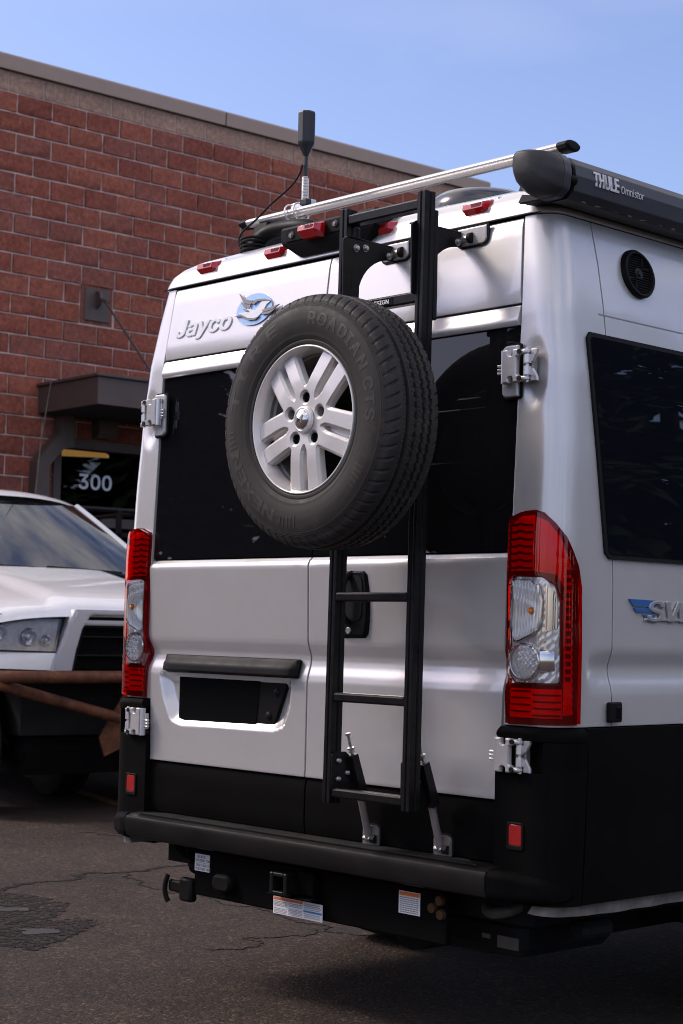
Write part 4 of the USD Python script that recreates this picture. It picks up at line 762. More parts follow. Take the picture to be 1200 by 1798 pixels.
    ft = put(lad, 'foot_plate', bevel_prism(rrect(sx_-0.030, 0.588, sx_+0.040, 0.648, 0.016).union(sbox(sx_-0.030, 0.588, sx_+0.040, 0.61)), 0.007, 0.003, (0, -0.0035, 0), *REAR), 'grey_rod', 30)
    put(ft, 'foot_gasket', prism(rrect(sx_-0.036, 0.586, sx_+0.046, 0.654, 0.018), 0.003, (0, -0.0008, 0), *REAR), 'seal', False)
    put(ft, 'foot_pin', [cyl((sx_-0.018, -0.014, 0.608), (1, 0, 0), 0.008, 0.04, 10)], 'steel', 35)
    put(ft, 'foot_nut', [cyl((sx_+0.016, -0.014, 0.608), (1, 0, 0), 0.014, 0.018, 6)], 'seal', False)

# ================================================================== SPARE WHEEL
WC = np.array([0.466, -0.372, 1.847])
spw = thing('spare_wheel', 'spare wheel with silver five spoke rim hung on the black ladder', 'spare wheel', WC)
half = [(-0.098, 0.2155), (-0.101, 0.2185), (-0.103, 0.222), (-0.1035, 0.228), (-0.1025, 0.231), (-0.1045, 0.234), (-0.110, 0.252), (-0.1135, 0.272), (-0.1145, 0.288), (-0.1130, 0.306), (-0.1095, 0.322), (-0.104, 0.335), (-0.0985, 0.345), (-0.094, 0.353), (-0.086, 0.3605), (-0.074, 0.3655), (-0.050, 0.3695), (-0.025, 0.3715), (0.0, 0.3722)]
hy, hr = np.array(half).T
def dens(a, k=4): return np.interp(np.linspace(0, len(a)-1, (len(a)-1)*k+1), np.arange(len(a)), a)
from scipy.interpolate import PchipInterpolator
pt = np.arange(len(hy)); tt = np.linspace(0, len(hy)-1, (len(hy)-1)*6+1)
py_, pr2 = PchipInterpolator(pt, hy)(tt), PchipInterpolator(pt, hr)(tt)
PY = np.r_[py_, -py_[::-1][1:]]; PR = np.r_[pr2, pr2[::-1][1:]]
NT = 672
th = np.arange(NT)*2*PI/NT
Yg = np.repeat(PY[None], NT, 0); Rg = np.repeat(PR[None], NT, 0); Tg = np.repeat(th[:, None], len(PY), 1)
# sidewall rings, circumferential grooves with a zigzag edge, shoulder slots, sipes
side_ = (Rg < 0.352)
Rg = Rg+0
ringa = 0.0009*(np.sin(Rg*2*PI/0.0042) > 0.3)*(((Rg > 0.327) & (Rg < 0.345)) | ((Rg > 0.236) & (Rg < 0.246)))
zig = 0.0012*np.sign(np.sin(Tg*84))
for gy, gw_ in ((-0.044, 0.0055), (-0.013, 0.0045), (0.017, 0.0045), (0.046, 0.0055)):
    Rg = Rg-0.0095*np.clip((gw_*0.9-np.abs(Yg-gy-zig))/0.0015, 0, 1)*(Rg > 0.355)
ph = (Tg/(2*PI)*64+(np.abs(Yg)-0.06)*14*np.sign(-Yg)*1.0) % 1.0
sh = np.clip((np.abs(Yg)-0.066)/0.006, 0, 1)*np.clip((Rg-0.338)/0.006, 0, 1)
slot = np.clip((0.13-np.abs(ph-0.5))/0.05, 0, 1)
Rg = Rg-0.0040*slot*sh
sip = ((Tg/(2*PI)*168+Yg*40) % 1.0 < 0.14)*((np.abs(Yg+0.0285) < 0.009) | (np.abs(Yg-0.002) < 0.009) | (np.abs(Yg-0.0315) < 0.009) | (np.abs(Yg+0.054) < 0.006))
Rg = Rg-0.0022*sip*(Rg > 0.35)
Yg = Yg+np.sign(-Yg)*-ringa
Vt_ = np.stack([Rg*np.cos(Tg), Yg, Rg*np.sin(Tg)], -1).reshape(-1, 3)+WC
kk = len(PY); ii, jj = np.meshgrid(np.arange(NT), np.arange(kk-1), indexing='ij'); i2 = (ii+1) % NT
Fq = np.stack([ii*kk+jj, i2*kk+jj, i2*kk+jj+1, ii*kk+jj+1], -1).reshape(-1, 4)
ty = tm(Vt_, quads(Fq)); ty.invert()
if (ty.face_normals[0] @ (ty.triangles_center[0]-WC)) < 0 and False: ty.invert()
tyre = put(spw, 'tyre', ty, 'rubber', 28)
def ysurf(r): return np.interp(r, hr, hy)
def arc_text(s, h, rm, a0, depth=0.0012, sx=1.25, bold=True, gap=0.0):
    m = meshkit.text_mesh(s, h, depth, bold); m = m.subdivide_to_size(0.012) if hasattr(m, 'subdivide_to_size') else m
    v = m.vertices; r = rm+v[:, 1]-h/2; a = a0-v[:, 0]*sx/rm
    P = np.c_[r*np.cos(a), ysurf(r)-v[:, 2]+0.0002, r*np.sin(a)]+WC
    return trimesh.Trimesh(P, m.faces, process=False)
lt, ang = [], math.radians(85)
for ch in 'ROADIAN CTS':
    if ch == ' ': ang -= 0.070; continue
    g = [arc_text(ch, 0.035, 0.292, ang-0.0065*i, 0.0008+0.0001*i, sx=1.12) for i in range(3)]
    d = g[0].vertices-WC; an_ = np.arctan2(d[:, 2], d[:, 0]); span = an_.max()-an_.min()
    lt += g; ang -= span+0.040
lt += [arc_text('NEXEN', 0.035, 0.292, math.radians(252-0.45*i), 0.0009+0.0001*i, sx=1.75) for i in range(3)]
for ch, a in (('T', 172), ('I', 155), ('R', 140), ('E', 122)): lt.append(arc_text(ch, 0.034, 0.292, math.radians(a), 0.0007, sx=2.0))
put(tyre, 'raised_lettering', lt, 'rubber_letter', False, kind='stuff')
bars_ = []
for a0 in (-30, 268, 196):
    for q in range(5):
        a = math.radians(a0-q*3.0); r0_, r1_ = 0.276+0.003*q, 0.312
        rr_ = np.linspace(r0_, r1_, 5); da = 0.009
        V = np.vstack([np.c_[rr_*math.cos(a+e), ysurf(rr_)-0.0010, rr_*math.sin(a+e)] for e in (-da, da)])+WC
        bars_.append(tm(V, quads([(i, i+1, 6+i, 5+i) for i in range(4)])))
put(tyre, 'sidewall_bars', bars_, 'rubber_letter', False, kind='stuff')
# rim
rimy = lambda prof: lathe(prof, 96, WC)
rim = put(spw, 'rim', rimy([(-0.094, 0.2165), (-0.1005, 0.2165), (-0.1035, 0.2145), (-0.1035, 0.2115), (-0.100, 0.2095), (-0.094, 0.2085), (-0.085, 0.2045), (-0.070, 0.2005), (-0.050, 0.1965), (-0.035, 0.1935)]), 'rim', 40)
put(rim, 'barrel', rimy([(-0.055, 0.1965), (0.02, 0.188), (0.05, 0.182), (0.10, 0.200), (0.10, 0.205)]), 'rim_dark', 40)
put(spw, 'wheel_back', [rimy([(0.045, 0.185), (0.045, 0.02)])], 'dark', 40)
def spoke_poly(grow=0.0, inner=0.0):
    ps = []
    for q in range(5):
        f = math.radians(-90+72*q)
        for s in (-1, 1):
            p = Polygon([(0.0, s*0.005), (0.09, s*0.008), (0.212, s*0.0105), (0.212, s*0.0680), (0.10, s*0.0600), (0.0, s*0.056)])
            ps.append(affinity.rotate(p, f, origin=(0, 0), use_radians=True))
    u = unary_union(ps+[Point(0, 0).buffer(0.098)])
    return u
def dish(m, k=0.10):
    r = np.hypot(m.vertices[:, 0], m.vertices[:, 1]); m.vertices[:, 2] -= np.interp(r, [0, 0.05, 0.09, 0.12, 0.21], [0.004, 0.002, 0.0, 0.0, 0.009]); return m
holes = unary_union([Point(0.066*math.cos(math.radians(90+72*q)), 0.066*math.sin(math.radians(90+72*q))).buffer(0.0145) for q in range(5)])
sp_ = spoke_poly().buffer(0.003).buffer(-0.006).buffer(0.003).intersection(Point(0, 0).buffer(0.2090))
disc = unary_union([affinity.rotate(Polygon([(0.0, -0.03), (0.172, -0.03), (0.172, 0.03), (0.0, 0.03)]), math.radians(-90+72*q), origin=(0, 0), use_radians=True) for q in range(5)]+[Point(0, 0).buffer(0.09)]).difference(holes)
ms = []
face = sp_.difference(holes); dep = 0.022
cutslot = unary_union([affinity.rotate(Polygon([(0.078, 0), (0.09, -0.0065), (0.22, -0.0105), (0.22, 0.0105), (0.09, 0.0065)]), math.radians(-90+72*q), origin=(0, 0), use_radians=True) for q in range(5)])
face = face.difference(cutslot)
def tess(poly, d, z0, size=0.02):
    m = ex(poly, d); m = m.subdivide_to_size(size); m.apply_translation((0, 0, z0)); return m
for i in range(4):
    ms.append(dish(tess(face.buffer(-0.0022*i if i else 0.0), (dep if i == 0 else 0.0022), 0.0 if i == 0 else dep+0.0022*(i-1)-0.0002)))
ms.append(dish(tess(disc, 0.012, -0.010)))
WF = lambda m, y: place(m, WC+np.array((0, y, 0)), (1, 0, 0), (0, 0, 1), (0, -1, 0))
hub = put(rim, 'spokes', [WF(m, -0.064) for m in ms], 'rim', 30)
put(rim, 'hub_cap', WF(lathe([(0.028, 0.040), (0.036, 0.038), (0.039, 0.033), (0.0375, 0.030), (0.041, 0.024), (0.043, 0.0)], 32, axis='z'), -0.064), 'rim', 40)
put(rim, 'hub_badge', WF(lathe([(0.039, 0.0285), (0.0445, 0.025), (0.0485, 0.012), (0.050, 0.0)], 32, axis='z'), -0.064), 'chrome', 50)
put(rim, 'hub_mark', [WF(hull([(x, y, z) for x, y in ((-0.016*s, 0.012), (-0.005*s, 0.004), (-0.010*s, -0.012)) for z in (0.0478, 0.0515)]), -0.064) for s in (-1, 1)], 'rim_dark', False)
for q in range(5):
    a = math.radians(90+72*q); c = (0.066*math.cos(a), 0.066*math.sin(a))
    put(rim, 'nut_pocket', WF(lathe([(0.0225, 0.0146), (0.0, 0.0142), (-0.006, 0.0138), (-0.006, 0.0)], 20, (c[0], c[1], 0), 'z'), -0.064), 'dark' if q not in (1, 4) else 'rim_dark', 40)
    if q not in (1, 4): put(rim, 'wheel_nut', WF(lathe([(-0.005, 0.0095), (0.010, 0.0085), (0.013, 0.006), (0.0135, 0.0)], 6, (c[0], c[1], 0), 'z'), -0.064), 'seal', False)
    else: put(rim, 'wheel_nut', WF(lathe([(-0.005, 0.0115), (0.002, 0.010), (0.003, 0.0)], 14, (c[0], c[1], 0), 'z'), -0.064), 'rim_dark', 40)

# ================================================================== ROOF BAR, ANTENNA, CONDUIT, AWNING
rb = thing('roof_bar', 'silver aluminium roof bar across the back of the van roof', 'roof bar', (0, 0.35, 2.76))
oval = affinity.scale(Point(0, 0).buffer(1, quad_segs=10), 0.034, 0.0165)
oval = oval.difference(sbox(-0.006, -0.03, 0.006, -0.0125))
put(rb, 'bar', prism(oval, 1.50, (-0.755, 0.35, 2.763), (0, 1, 0), (0, 0, 1), (1, 0, 0)), plain('bar_silver', (0.60, 0.585, 0.575), 0.42, metal=0.75), 40)
for s in (-1, 1):
    c0 = affinity.scale(Point(0, 0).buffer(1, quad_segs=8), 0.036, 0.018)
    x0 = -0.787 if s < 0 else 0.742
    put(rb, 'end_cap', bevel_prism(c0, 0.045, 0.008, (x0 if s > 0 else -0.754, 0.35, 2.763), (0, 1, 0) if s > 0 else (0, -1, 0), (0, 0, 1), (s, 0, 0)), 'black_plastic', 35)
    put(rb, 'bar_foot', hull([(s*0.66+dx, 0.35+dy, z) for dx, dy, z in ((-0.03, -0.035, 2.744), (0.03, -0.035, 2.744), (-0.03, 0.035, 2.744), (0.03, 0.035, 2.744), (-0.06, -0.06, 2.60), (0.06, -0.06, 2.60), (-0.06, 0.06, 2.60), (0.06, 0.06, 2.60))]), 'black_plastic', 35)
ant = thing('antenna', 'black paddle antenna on a coil spring clamped to the roof bar', 'antenna', (-0.462, 0.35, 2.78))
AX, AY = -0.462, 0.352
oct_ = [(0.033*math.cos(a), 0.033*math.sin(a)) for a in (np.arange(8)+0.5)*PI/4]
rows = [(2.972, 0.25), (2.985, 0.42), (3.008, 0.92), (3.018, 1.0), (3.126, 1.0), (3.131, 0.93)]
put(ant, 'paddle', hull([(AX+a*k, AY+b*k, z) for z, k in rows[2:] for a, b in oct_]), 'antenna_black', False)
put(ant, 'paddle_neck', hull([(AX+a*k, AY+b*k, z) for z, k in ((2.966, 0.24), (2.98, 0.36), (3.009, 0.91)) for a, b in oct_]), 'antenna_black', False)
put(ant, 'mast', tube([(AX, AY, 2.88), (AX, AY, 2.975)], [0.0085, 0.0075], 12), 'antenna_black', 50)
put(ant, 'coil_spring', tube([(AX+0.0112*math.cos(a), AY+0.0112*math.sin(a), 2.805+0.083*a/(2*PI*15)) for a in np.linspace(0, 2*PI*15, 240)], 0.0026, 6), 'aluminium', 60)
put(ant, 'clamp_plate', [bx(AX-0.075, AX-0.005, AY-0.002, AY+0.006, 2.70, 2.802, 0.001), bx(AX-0.07, AX+0.03, AY+0.006, AY+0.03, 2.782, 2.806, 0.002)], 'aluminium', False)
put(ant, 'clamp_block', bx(AX-0.006, AX+0.03, AY-0.02, AY+0.006, 2.782, 2.804, 0.002), 'antenna_black', 35)
for x in (-0.535, -0.488):
    put(ant, 'u_bolt', tube([(x+0.02*t*(t > 0), AY+0.043*math.cos(a), 2.762+0.036*math.sin(a)) for t, a in zip(np.linspace(-1, 1, 22), np.linspace(-1.1, PI+1.1, 22))], 0.0033, 8), 'aluminium', 60)
put(ant, 'cable', tube(curve([(AX-0.004, AY-0.012, 2.935), (-0.50, 0.32, 2.86), (-0.545, 0.26, 2.785), (-0.585, 0.21, 2.715), (-0.605, 0.17, 2.665), (-0.600, 0.17, 2.615)], 40), 0.0038, 8), 'seal', 60)
cd = thing('cable_conduit', 'black bent cable conduit on the van roof under the roof bar', 'conduit', (-0.5, 0.2, 2.6))
put(cd, 'bent_pipe', tube(curve([(-0.545, 0.19, 2.565), (-0.545, 0.195, 2.620), (-0.520, 0.205, 2.652), (-0.465, 0.215, 2.668), (-0.40, 0.22, 2.668), (-0.30, 0.22, 2.655), (-0.22, 0.3, 2.60)], 30), 0.029, 16), 'black_plastic', 60)
put(cd, 'cable_loop', [tube([(-0.548+0.044*math.cos(a), 0.185+0.047*math.sin(a), z+0.004*math.cos(a)) for a in np.linspace(0, 2*PI, 30)], 0.005, 8) for z in (2.628, 2.612, 2.64, 2.598)], 'seal', 60)

awn = thing('awning', 'dark grey roll out awning case along the right roof edge of the van', 'awning', (0.95, 0.1, 2.56))
def sect(k=1.0, cx=0.968, cz=2.562):
    pts = [(0.058, -0.040), (0.066, 0.0), (0.060, 0.030), (0.040, 0.050), (0.0, 0.060), (-0.045, 0.060), (-0.066, 0.045), (-0.070, 0.0), (-0.060, -0.040), (-0.030, -0.058), (0.03, -0.058)]
    p = Polygon(pts).buffer(0.012).buffer(-0.006)
    return affinity.translate(affinity.scale(p, k*0.86, k, origin=(0, 0)), cx+0.008, cz)
AW = sect()
put(awn, 'case', prism(AW, 3.6, (0, 0.048, 0), (1, 0, 0), (0, 0, 1), (0, 1, 0)), 'awning', 40)
def loft_y(secs, n=48):
    V, F = [], []
    for y, p in secs:
        for t in np.linspace(0, 1, n, endpoint=False):
            c = p.exterior.interpolate(t, normalized=True); V.append((c.x, y, c.y))
    for i in range(len(secs)-1):
        for j in range(n): F.append((i*n+j, i*n+(j+1) % n, (i+1)*n+(j+1) % n, (i+1)*n+j))
    F = quads(F).tolist(); V.append((np.mean([v[0] for v in V[:n]]), secs[0][0], np.mean([v[2] for v in V[:n]]))); b = len(V)-1
    for j in range(n): F.append((b, (j+1) % n, j))
    return tm(V, F)
cap = put(awn, 'end_cap', loft_y([(-0.088, sect(0.40, 0.935, 2.592)), (-0.084, sect(0.58, 0.940, 2.586)), (-0.072, sect(0.78, 0.950, 2.576)), (-0.055, sect(0.92, 0.960, 2.568)), (-0.035, sect(1.01, 0.967, 2.562)), (-0.018, sect(1.03)), (-0.006, sect(1.03))]), 'awning_cap', 40)
put(cap, 'cap_band', loft_y([(-0.006, sect(1.01)), (-0.005, sect(1.045)), (0.026, sect(1.045)), (0.027, sect(1.0))]), 'awning', 40)
put(awn, 'inner_drum', loft_y([(0.026, sect(0.86)), (0.05, sect(0.86))]), 'gloss_black', 40)
put(awn, 'roller_end', lathe([(0.0, 0.0), (0.0, 0.012), (0.006, 0.016), (0.02, 0.017)], 20, (1.026, 0.030, 2.548), 'y'), 'black_plastic', 35)
put(awn, 'mounting_bracket', [hull([(0.86, 0.02, 2.53), (0.86, 0.12, 2.53), (0.985, 0.02, 2.505), (0.985, 0.12, 2.505), (0.90, 0.02, 2.50), (0.90, 0.12, 2.50), (0.86, 0.0, 2.50)]), bx(0.86, 0.95, 0.1, 3.6, 2.50, 2.515, 0.004)], 'black_plastic', 35)
put(awn, 'fabric_edge', [tube([(1.004+0.004*math.sin(i*1.7), 0.1+0.02*i, 2.5035+0.002*math.cos(i*2.3)) for i in range(60)], 0.0035, 6)], plain('fabric_trim', (0.22, 0.15, 0.10), 0.8, vary=0.5, scale=60), 40)
_az = np.linspace(2.51, 2.615, 60); _ax = np.array([AW.intersection(LineString([(0.5, z), (1.5, z)])).bounds[2] for z in _az])
def AWF(v): return np.c_[np.interp(v[:, 1], _az, _ax)+0.0006+v[:, 2], v[:, 0], v[:, 1]]
put(awn, 'case_lettering', [wrapped(text('THULE', 0.040, (0.128+0.0014*i, 2.549, 0.0003*i), (1, 0, 0), (0, 1, 0), (0, 0, 1), depth=0.0015, bold=True, sx=0.66), AWF) for i in range(3)], 'print_silver', False, kind='stuff')
put(awn, 'case_lettering', wrapped(text('Omnistor', 0.0215, (0.258, 2.5505, 0), (1, 0, 0), (0, 1, 0), (0, 0, 1), depth=0.0012, sx=0.88), AWF), 'print_silver', False)

# ================================================================== BRICK BUILDING (s along the wall, o out of it, z up)
BD = np.array([0.0513215, 0.99868218, 0]); BN = np.array([BD[1], -BD[0], 0]); BO = np.array([-10.38349476, 5.21286559, 0])
def BW(P): P = np.asarray(P, float); return BO+P[:, :1]*BD+P[:, 1:2]*BN+P[:, 2:3]*np.array([0, 0, 1.0])
def bw(m): return wrapped(m, BW) if np.linalg.det(np.array([BD, BN, (0, 0, 1)])) > 0 else (lambda q: (q.invert(), q)[1])(wrapped(m, BW))
bld = thing('brick_building', 'red block commercial building with tan coping behind the van', 'building', BO)
S0, S1 = -3.2, 6.82
DS0, DS1, DZ = 0.72, 2.75, 3.06
wp = Polygon([(S0, 0), (DS0, 0), (DS0, DZ), (DS1, DZ), (DS1, 0), (S1, 0), (S1, 6.76), (S0, 6.76)])
wall = put(bld, 'wall', bw(place(ex(wp, 0.25), (0, -0.004, 0), (1, 0, 0), (0, 0, 1), (0, -1, 0))), 'mortar', False)
put(bld, 'end_wall', bw(bx(S1-0.3, S1-0.004, -9.0, -0.27, 0.0, 6.75)), 'smooth_red', False)
def project(P):
    d = np.asarray(P)-EYE; z = d@_f; return 600+FPX*(d@CR)/z, 899-FPX*(d@CU)/z, z
def block(s0, s1, z0, z1, rough, seed):
    """One wall block: rough split face in front, chamfered edges, sides running into the joint."""
    r = np.random.default_rng(seed); ns, nz = (5, 4) if rough else (2, 2); c = 0.006 if rough else 0.003
    ss = np.r_[s0, np.linspace(s0+c, s1-c, ns), s1]; zz_ = np.r_[z0, np.linspace(z0+c, z1-c, nz), z1]
    V = np.zeros((len(ss), len(zz_), 3)); V[..., 0] = ss[:, None]; V[..., 2] = zz_[None]
    d = np.full((len(ss), len(zz_)), 0.0)
    d[1:-1, 1:-1] = (0.006+r.uniform(-0.006, 0.012, (ns, nz))) if rough else 0.004
    d[0] = d[-1] = -0.007; d[:, 0] = d[:, -1] = -0.007
    V[..., 1] = d; k = len(zz_)
    F = [(i*k+j, (i+1)*k+j, (i+1)*k+j+1, i*k+j+1) for i in range(len(ss)-1) for j in range(k-1)]
    return bw(tm(V.reshape(-1, 3), quads(F)))
blocks, J = [], 0.0055
for row in range(33):
    tan = row == 0
    z1 = 6.760-0.2032*row; z0 = z1-0.2032
    if z0 < -0.1: break
    z0 = max(z0, 0.0)
    ph = (0.02 if tan else 0.124+(0.2032 if row % 2 == 0 else 0.0)); k0 = int((S0-ph)/0.4064)-1
    for k in range(k0, k0+28):
        a, b = ph+0.4064*k, ph+0.4064*(k+1)
        a, b = max(a, S0), min(b, S1)
        if b-a < 0.04: continue
        segs = [(a, b)]
        if z0 < DZ-0.02: segs = [q for q in ((a, min(b, DS0)), (max(a, DS1), b)) if q[1]-q[0] > 0.03]
        for q in segs:
            if not tan and q[0] < 1.33 and q[1] > 0.92 and 4.32 < z0+0.1 < 4.75:
                for qq in ((q[0], 0.925), (1.325, q[1])):
                    if qq[1]-qq[0] > 0.03: blocks.append((qq[0]+J, qq[1]-J, z0+J, z1-J, tan))
                continue
            blocks.append((q[0]+J, q[1]-J, z0+J, z1-J, tan))
seen = []
for i, (a, b, z0, z1, tan) in enumerate(blocks):
    px, py, dp = project(BW(np.array([[(a+b)/2, 0, (z0+z1)/2]]))[0])
    hid = not (-25 < px < 870 and -10 < py < 880) or (py > 500 and px > 318-(py-500)*0.30) or (py <= 500 and py > 512-0.2105*(px-312)+15)
    seen.append((not hid, -dp, i))
order = [i for v, _, i in sorted(seen, key=lambda q: (not q[0], -q[1])) if seen[i][0]][:300]
chosen = set(order)
for i in order:
    a, b, z0, z1, tan = blocks[i]
    put(wall, 'block', block(a, b, z0, z1, not tan, i), M['tan_block'] if tan else BR[rng.choice([0, 0, 1, 2, 3])], 50)
for mt, sel in (('tan_block', True), (BR[0], False)):
    put(wall, 'block_field', [block(*blocks[i][:4], not sel, i) for i in range(len(blocks)) if i not in chosen and blocks[i][4] == sel], mt, 50, kind='stuff')
# metal coping in two lengths with a joint
for a, b in ((S0, 2.685), (2.70, S1+0.03)):
    put(bld, 'coping', bw(hull([(s, o, z) for s in (a, b) for o, z in ((0.045, 6.768), (0.050, 6.905), (0.040, 6.925), (-0.32, 6.925), (-0.32, 6.768))])), 'coping', 20)
put(bld, 'coping_joint', bw(bx(2.683, 2.702, -0.3, 0.040, 6.770, 6.918)), 'seal', False)
# anchor plate, rod and canopy
put(bld, 'anchor_surround', bw(bx(0.93, 1.32, -0.012, 0.004, 4.335, 4.737, 0.003)), 'smooth_red', False)
an = put(bld, 'anchor_plate', bw(bx(0.975, 1.275, 0.0045, 0.018, 4.37, 4.71, 0.003)), 'bronze', 30)
put(an, 'anchor_lug', bw(hull([(1.105+d, o, z) for d in (0, 0.03) for o, z in ((0.018, 4.50), (0.018, 4.69), (0.09, 4.66), (0.11, 4.60), (0.09, 4.545))])), 'bronze', 30)
put(an, 'clevis', [bw(tube([(1.10+d, 0.095, 4.595), (1.10+d, 0.21, 4.54)], 0.011, 8)) for d in (-0.004, 0.042)], 'bronze', 40, kind='stuff')
put(bld, 'canopy_rod', bw(tube([(1.12, 0.19, 4.545), (1.12, 1.10, 3.70)], 0.014, 10)), 'bronze', 40)
cn = put(bld, 'canopy', bw(bx(0.47, 3.3, 0.0, 1.13, 3.345, 3.615, 0.004)), 'bronze', 30)
put(cn, 'canopy_cap', bw(bx(0.445, 3.325, 0.0, 1.155, 3.616, 3.645, 0.004)), 'bronze', 30)
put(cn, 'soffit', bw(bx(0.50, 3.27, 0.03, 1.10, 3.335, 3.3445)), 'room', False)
# bent steel surround of the entrance
for o0, o1, nm in ((0.02, 0.16, 'door_surround'),):
    pq = Polygon([(0.395, 0.0), (0.395, 2.85), (0.66, 3.17), (0.66, 3.34), (0.82, 3.34), (0.82, 3.02), (0.70, 2.995), (0.548, 2.82), (0.548, 0.0)])
    put(bld, nm, bw(place(ex(pq, 0.15), (0, 0.16, 0), (1, 0, 0), (0, 0, 1), (0, -1, 0))), 'bronze', 30)
put(bld, 'door_frame', [bw(bx(0.665, 0.755, -0.16, 0.03, 0.0, 3.06, 0.004)), bw(bx(0.756, 2.74, -0.16, 0.03, 3.03, 3.13, 0.004)), bw(bx(2.66, 2.75, -0.16, 0.03, 0.0, 3.028, 0.004)), bw(bx(0.756, 2.659, -0.10, -0.02, 2.24, 2.34, 0.004))], 'bronze', 30)
gl = put(bld, 'transom_window', bw(bx(0.758, 2.658, -0.070, -0.062, 2.342, 3.028)), 'door_glass', False)
put(gl, 'number_lettering', bw(wrapped(text('300', 0.148, (1.005, 2.632, 0), (1, 0, 0), (0, 1, 0), (0, 0, 1), 0.004, True, sx=1.06), lambda v: np.c_[v[:, 0], -0.060+v[:, 2], v[:, 1]])), 'sticker', False)
put(bld, 'door_leaf', [bw(bx(0.77, 1.70, -0.07, -0.06, 0.02, 2.23)), bw(bx(1.71, 2.65, -0.07, -0.06, 0.02, 2.23))], 'door_glass', False, kind='stuff')
put(bld, 'lobby', [bw(bx(-0.6, 4.0, -4.2, -4.1, 0, 3.4)), bw(bx(-0.7, -0.6, -4.1, -0.3, 0, 3.4)), bw(bx(4.0, 4.1, -4.1, -0.3, 0, 3.4)), bw(bx(-0.6, 4.0, -4.1, -0.3, 3.40, 3.45))], 'room', False)
put(bld, 'lobby_ceiling', bw(place(ex(Polygon([(0.45, -0.45), (1.45, -0.45), (2.2, -1.35), (0.45, -2.2)]), 0.03), (0, 0, 3.12), (1, 0, 0), (0, 1, 0), (0, 0, 1))), 'ceiling_glow', False)  # ceiling piece that glows by itself, no lamp is built inside
put(bld, 'entrance_lamp', bw(hull([(1.11+a, o, z) for a in (0, 0.215) for o, z in ((0.012, 3.33), (0.012, 3.15), (0.12, 3.15), (0.17, 3.20), (0.17, 3.33))])), 'bronze', 30)

# ================================================================== WHITE PICKUP (a = back from the nose, l = towards its driver's side, z up)
TY = math.radians(81.0); TB = np.array([-math.sin(TY), math.cos(TY), 0]); TL = np.array([math.cos(TY), math.sin(TY), 0])
def at_depth(px, py, d): return EYE+d*(_f+CR*(px-600)/FPX-CU*(py-899)/FPX)
TO = at_depth(95, 1130, 10.7)+0.52*TL; TO[2] = 0
def TW(P): P = np.asarray(P, float); return TO+P[:, :1]*TB+P[:, 1:2]*TL+P[:, 2:3]*np.array([0, 0, 1.0])
_tdet = np.linalg.det(np.array([TB, TL, (0, 0, 1)]))
def tw(m): q = wrapped(m, TW); (q.invert() if _tdet < 0 else None); return q
trk = thing('pickup_truck', 'white lifted pickup with a rusty tube bumper behind the van', 'pickup truck', TO)
def hoodz(a, l):
    c = 1-(np.abs(l)/0.98)**4*0.085
    z = np.interp(a, [0.0, 0.05, 0.2, 0.7, 1.38], [1.290, 1.345, 1.400, 1.50, 1.610])
    bulge = 0.035*np.clip((0.50-np.abs(l)+0.06*a)/0.10, 0, 1)*np.clip(a/0.25, 0, 1)
    return z-(1-c)*1.0+bulge
put(trk, 'hood', tw(grid(lambda a, l: np.c_[a+0.10*(np.abs(l)/0.95)**2.5, l, hoodz(a, l)], [0, 0.02, 0.05, 0.1, 0.18, 0.3, 0.5, 0.8, 1.1, 1.36], np.linspace(-0.97, 0.97, 47))), 'truck_paint', 40)
